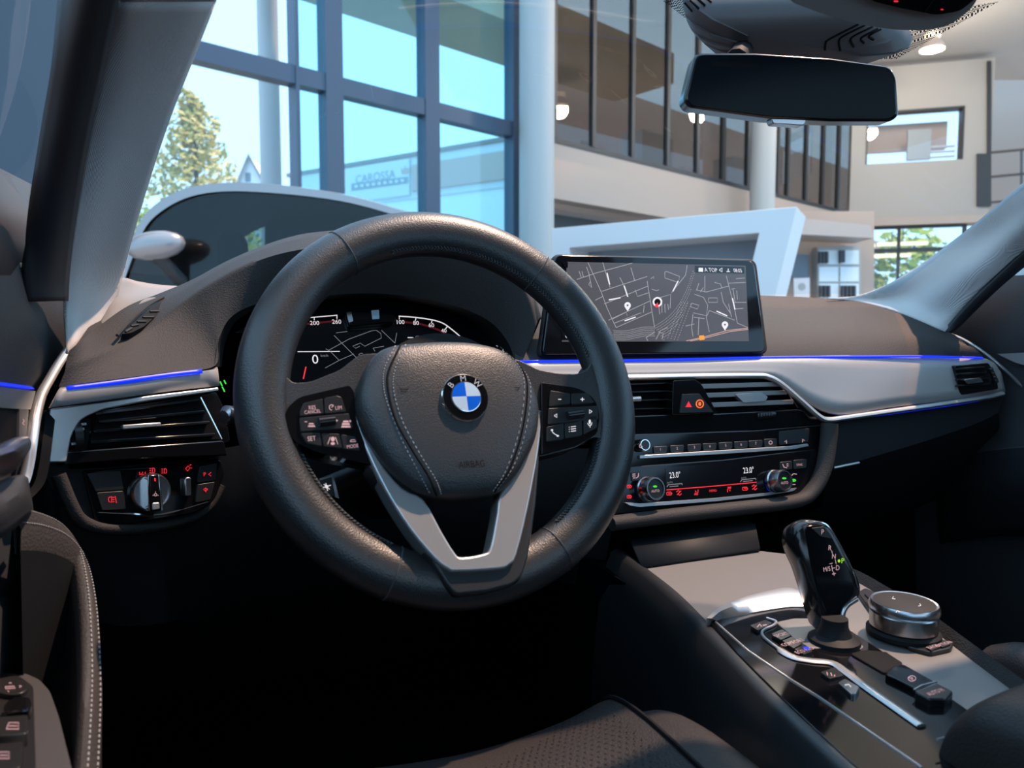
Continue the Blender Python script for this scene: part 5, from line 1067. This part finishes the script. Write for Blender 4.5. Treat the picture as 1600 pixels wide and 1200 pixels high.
# ground-floor glazing with greenery behind
w7 = struct(join('window_7', [rb_(1364, 1367, 354, 470, -.1, .05), rb_(1406, 1409, 354, 470, -.1, .05), rb_(1508, 1512, 354, 470, -.1, .05), rb_(1364, 1512, 353, 356, -.1, .05), rb_(1364, 1512, 387, 393, -.1, .05)], 'frame_dark', None, 0))
for a, b in ((1367, 1406), (1409, 1508)):
    join('pane', [rb_(a, b, 356, 387, -.04, -.02)], 'clear', w7, 0); join('pane', [rb_(a, b, 393, 470, -.04, -.02)], 'clear', w7, 0)
for k, (a, b, y) in enumerate(((1368, 1405, 361), (1410, 1500, 359), (1368, 1405, 378), (1410, 1480, 376))):
    bx_, bf_ = rb_(a, b, y, y+6, -2.2-(k > 1)*.5, -2.1-(k > 1)*.5); c_ = sum(bx_, Vector())/8
    so_ = thing('strip_light', ('warm strip light in the upper row behind ground floor window' if k < 2 else 'warm strip light in the lower row behind ground floor window'), 'strip light', c_, 'strip lights behind the window')
    mk('tube', bx_, bf_, 'strip_glow', so_, 0); tube('hanger', [c_, Vector((c_.x, c_.y, 3.3))], .015, 'rail', so_, 5)
def leaves(name, center, radii, n, size, m, parent, cone=False, seed=1):
    rg = random.Random(seed); V, F = [], []
    for i in range(n):
        while True:
            p = Vector((rg.uniform(-1, 1), rg.uniform(-1, 1), rg.uniform(-1, 1)))
            if cone:
                if math.hypot(p.x, p.y) < (1-(p.z+1)/2)*.9+.12: break
            elif p.length < 1: break
        if not cone and p.length < .55: p = p.normalized()*rg.uniform(.6, 1)
        c = Vector(center)+Vector((p.x*radii[0], p.y*radii[1], p.z*radii[2])); s = size*rg.uniform(.6, 1.3)
        a = Vector((rg.gauss(0, 1), rg.gauss(0, 1), rg.gauss(0, .6))).normalized(); b = a.orthogonal().normalized()
        o = len(V); V += [c-a*s, c-b*s*.6, c+a*s, c+b*s*.6]; F.append((o, o+1, o+2, o+3))
    return mk(name, V, F, m, parent, 0)
bc = P(1420, 425, D=20.5)
bu = thing('bush', 'bright yellow green bush outside the ground floor window', 'bush', (bc.x, bc.y, 0))
leaves('foliage', bc-Vector((0, 0, .6)), (1.6, 1.2, 1.9), 1500, .16, 'bush', bu, seed=3); tube('stem', [(bc.x, bc.y, 0), bc], .06, 'bark', bu, 6)
# under the gallery: recess wall, cabinet with binders, board, notice
ug = Fr(P(1300, 430, D=14.2), u=AR, v=(0, 0, 1))
struct(plate('wall_recess', ug, [(1205,330),(1366,330),(1366,600),(1205,600)], 0, -.1, 'beige', None))
struct(plate('trim_10', ug, [(1225,338),(1360,352),(1366,372),(1245,366)], 1.0, .2, 'lamp_metal', None))
cb = thing('cabinet', 'tall grey cabinet with glass doors in recess under gallery', 'cabinet', ug.P(1312, 600, .2))
plate('carcass', ug, [(1277,386),(1345,384),(1345,600),(1277,600)], .25, .02, 'cab', cb)
for x0, x1 in ((1280, 1310), (1313, 1342)):
    for y0, y1 in ((391, 413), (417, 440), (443, 468)): plate('pane', ug, [(x0,y0),(x1,y0),(x1,y1),(x0,y1)], .28, .255, 'ext_wall', cb)
for k, (x, y, h) in enumerate(((1281,393,18),(1286,393,18),(1291,393,18),(1313,391,19),(1317,391,19),(1282,446,18),(1288,446,18),(1294,446,18),(1316,446,18),(1322,446,18),(1328,446,18),(1334,446,18))):
    tag(plate('binder', ug, [(x,y),(x+3.6,y),(x+3.6,y+h),(x,y+h)], .36, .285, 'binder', None), ('dark binder on the upper shelf of grey recess cabinet' if k < 5 else 'dark binder on the lower shelf of grey recess cabinet'), 'binder', 'binders in the recess cabinet')
tag(plate('notice_board', ug, [(1237,396),(1263,398),(1263,436),(1237,434)], .16, .1, 'grey_panel', None), 'dark grey board on recess wall beside cabinet', 'board')
nb = thing('notice_sheet', 'white notice sheet with round grey mark below the dark board', 'notice', ug.P(1253, 466, .5))
plate('sheet', ug, [(1240,435),(1265,434),(1265,470),(1241,470)], .5, .47, 'paper', nb); plate('round_mark', ug, ell(1253, 448, 6, 6, 16), .505, .5, 'cab', nb)
# ---- white angular display frame standing in the hall
CFa = P(862, 520, D=5.4); CFb = P(1245, 520, D=4.6); CFa.z = CFb.z = 0
cd = (CFb-CFa).normalized(); KF = Fr(CFa, u=cd, v=(0, 0, 1)); kn2 = KF.n
if (EYEP-CFa).dot(kn2) < 0: kn2 = -kn2
ct = thing('display_counter', 'white angular frame counter with grey back panel in front of gallery wall', 'counter', KF.P(1050, 690, 0))
def kpl(name, poly, w1, w0, m, bev=.004): return plate(name, KF, poly, w1, w0, m, ct, bev)
kpl('frame', [(862,357),(1245,323),(1168,640),(1120,640),(1186,364),(890,387),(890,640),(862,640)], .0, -.45, 'counter')
kpl('back_panel', [(886,384),(1190,360),(1140,560),(886,560)], -.35, -.40, 'grey_panel')
kpl('plinth', [(862,560),(1180,560),(1165,690),(862,720)], .0, -.45, 'counter')

# ================================================================== outdoors
Q1 = P(541, 257, D=24); Q2 = P(793, 215, D=20.7); zt = Q1.z
u_ = (Q2-Q1); u_.z = 0; u_.normalize(); XF = Fr(Vector((Q1.x, Q1.y, 0)), u=u_, v=(0, 0, 1)); 
if (EYEP-XF.o).dot(XF.n) < 0: XF.n = -XF.n
def xbox(a0, a1, z0, z1, o0, o1):
    v = [XF.o+u_*a+Vector((0, 0, z))+XF.n*o for z in (z0, z1) for a, o in ((a0, o0), (a1, o0), (a1, o1), (a0, o1))]
    return v, [(0,3,2,1),(4,5,6,7),(0,1,5,4),(1,2,6,5),(2,3,7,6),(3,0,4,7)]
xb = thing('building', 'pale blue building with pink beige band across the street', 'building', XF.o)
def xa(px): return XF.px(px, 300)[0]
join('wall', [xbox(xa(455), xa(900), 0, zt-.1, -6, 0)], 'ext_wall', xb, 0); join('roof_edge', [xbox(xa(452), xa(905), zt-.12, zt, -6.1, .12)], 'roof_tile', xb, 0)
join('white_band', [xbox(xa(455), xa(900), zt-1.35, zt-.12, 0, .06)], 'ext_white', xb, 0); join('beige_band', [xbox(xa(648), xa(900), zt-1.15, zt-.38, .06, .12)], 'ext_band', xb, 0)
sg = join('sign_board', [xbox(xa(541), xa(644), zt-1.25, zt-.18, .06, .14)], 'ext_white', xb, 0)
SGF = Fr(XF.o+XF.n*.15, u=u_, v=(0, 0, 1)); 
text('sign_lettering', 'CAROSSA', SGF, 586, 276, 13, 'ext_grey', sg, .0, sx=1.05)
pz = SGF.px(634, 266)
strokes('sign_emblem', SGF, [], 1, 'ext_band', sg, .01, extra=[[(628,272),(626,262),(630,266),(633,259),(636,265),(640,260),(639,270)]])
strokes('sign_bar', SGF, [], 1, 'ext_grey', sg, .005, extra=[[(549,287),(637,276),(637,286),(549,298)]])
strokes('sign_marks', SGF, [[(554+k*9, 291.5-k*1.15), (559+k*9, 290.8-k*1.15)] for k in range(9)], 4.5, 'ext_white', sg, .02)
tc_ = P(305, 290, D=26)
tr = thing('tree', 'yellow green conifer tree in sunlight outside the glazing', 'tree', (tc_.x, tc_.y, 0))
tube('trunk', [(tc_.x, tc_.y, 0), P(305, 170, D=26)], [.20, .04], 'bark', tr, 8)
base = P(305, 290, D=26).z; topz = P(305, 152, D=26).z
for k in range(26):
    t = k/25; z = base-1.4+(topz-base+1.2)*t; rr = (1-t)**.75*1.9+.12+.25*math.sin(k*5.1); a = k*2.4
    cpt = Vector((tc_.x+math.cos(a)*rr*.55, tc_.y+math.sin(a)*rr*.55, z))
    leaves('needle_clump', cpt, (rr*.62+.1, rr*.62+.1, .48), 130, .12, 'foliage', tr, seed=k+10)
hc = P(388, 285, D=32)
ho = thing('house', 'small pale house gable with grey roof behind the conifer', 'house', (hc.x, hc.y, 0))
HF = Fr(hc, u=AR, v=(0, 0, 1))
plate('gable', HF, [(372,285),(388,246),(412,285),(412,600),(372,600)], 0, -3, 'ext_white', ho); 
loft('roof', [[HF.P(369,290,.2), HF.P(369,290,-3.2)], [HF.P(388,242,.2), HF.P(388,242,-3.2)], [HF.P(414,290,.2), HF.P(414,290,-3.2)]], 'roof_tile', ho, 1, 1, solid=.12, smooth=0)
plate('gable_window', HF, [(383,270),(391,270),(391,284),(383,284)], .03, -.05, 'grey_panel', ho)
for k, (px, py, d, r) in enumerate(((250, 365, 9.5, .40), (335, 385, 11.5, .6), (395, 400, 13.5, .7))):
    c = P(px, py, D=d)
    b = thing('shrub', 'sunlit green shrub outside seen through the parked car windows', 'shrub', (c.x, c.y, 0), 'shrubs behind the parked car')
    leaves('foliage', c, (r, r, r*.8), 420, .07, 'bush', b, seed=40+k); tube('stem', [(c.x, c.y, 0), c], .03, 'bark', b, 6)

# ---- parked car in front, seen through the windshield
ncar = thing('parked_car', 'silver grey parked car with dark windows beyond the driver side windshield', 'car', (*W(-1.2, 5.2, 0).xy, 0))
NF = Fr(W(-1.2, 4.5, 1.0), u=AR, v=(0, 0, 1))
oa = cr([(*q, 0) for q in [(150,520),(178,450),(198,395),(218,345),(248,314),(292,293),(350,285),(420,287),(500,297),(560,309),(625,328),(720,362),(830,420)]], 4)
ia = cr([(*q, 0) for q in [(160,525),(188,455),(207,402),(228,354),(258,326),(298,307),(350,299),(420,301),(500,309),(560,320),(625,339),(718,372),(822,428)]], 4)
o3 = [NF.P(q[0], q[1], 0) for q in oa]; i3 = [NF.P(q[0], q[1], 0) for q in ia]
def bk(ps, d, dz=0): return [p+AFH*d+Vector((0, 0, dz)) for p in ps]
loft('roof', [i3, bk(o3, .01), bk(o3, .12, .02), bk(o3, .75, .05), bk(o3, 1.38, .02), bk(o3, 1.5)], 'car_paint', ncar, 1, 1, smooth=50)
loft('headliner', [bk(i3, .04, -.01), bk(o3, .12, -.03), bk(o3, .75, .0), bk(o3, 1.38, .0), bk(o3, 1.46, -.02)], 'car_dark', ncar, 1, 1, smooth=50)
mk('side_glass', *prism_vf([p+AFH*.02 for p in i3], AFH*.006), 'car_glass', ncar, 0)
for pl_ in ([(215,455),(235,380),(270,340),(322,325),(322,455)], [(322,325),(414,325),(414,338),(322,340)], [(414,325),(500,335),(640,390),(640,455),(414,455)]): plate('far_side', NF, pl_, -1.40, -1.45, 'car_dark', ncar)
body = [(150,470),(178,448),(780,448),(800,470),(805,560),(800,680),(150,680)]
plate('body', NF, rnd(body, 20), .05, -1.5, 'car_paint', ncar, .03)
plate('headrest', NF, rnd([(336,440),(340,372),(350,358),(366,358),(376,372),(386,440)], 8), -.9, -1.05, 'car_dark', ncar, .02)
for x in (230, 690):
    lathe('wheel', NF.P(x, 657, .06), -AFH, [(.36, -.2), (.36, .02), (.27, .03)], 'tyre', ncar, 28)
mc = NF.P(243, 384, .16)
vv = []
for i in range(9):
    for j in range(16):
        a = math.pi*i/8; t = 2*math.pi*j/16
        vv.append(mc+AR*(.175*math.sin(a)*math.cos(t))+ZUP*(.085*math.cos(a)+.02*math.sin(a)*math.cos(t))+AFH*(.09*math.sin(a)*math.sin(t)))
mk('door_mirror', vv, grid_faces(9, 16, True), 'car_paint', ncar, 80)
tube('mirror_foot', [mc+Vector((0, 0, -.05)), mc+AFH*.18+AR*.07+Vector((0, 0, -.2))], .04, 'car_dark', ncar, 8)
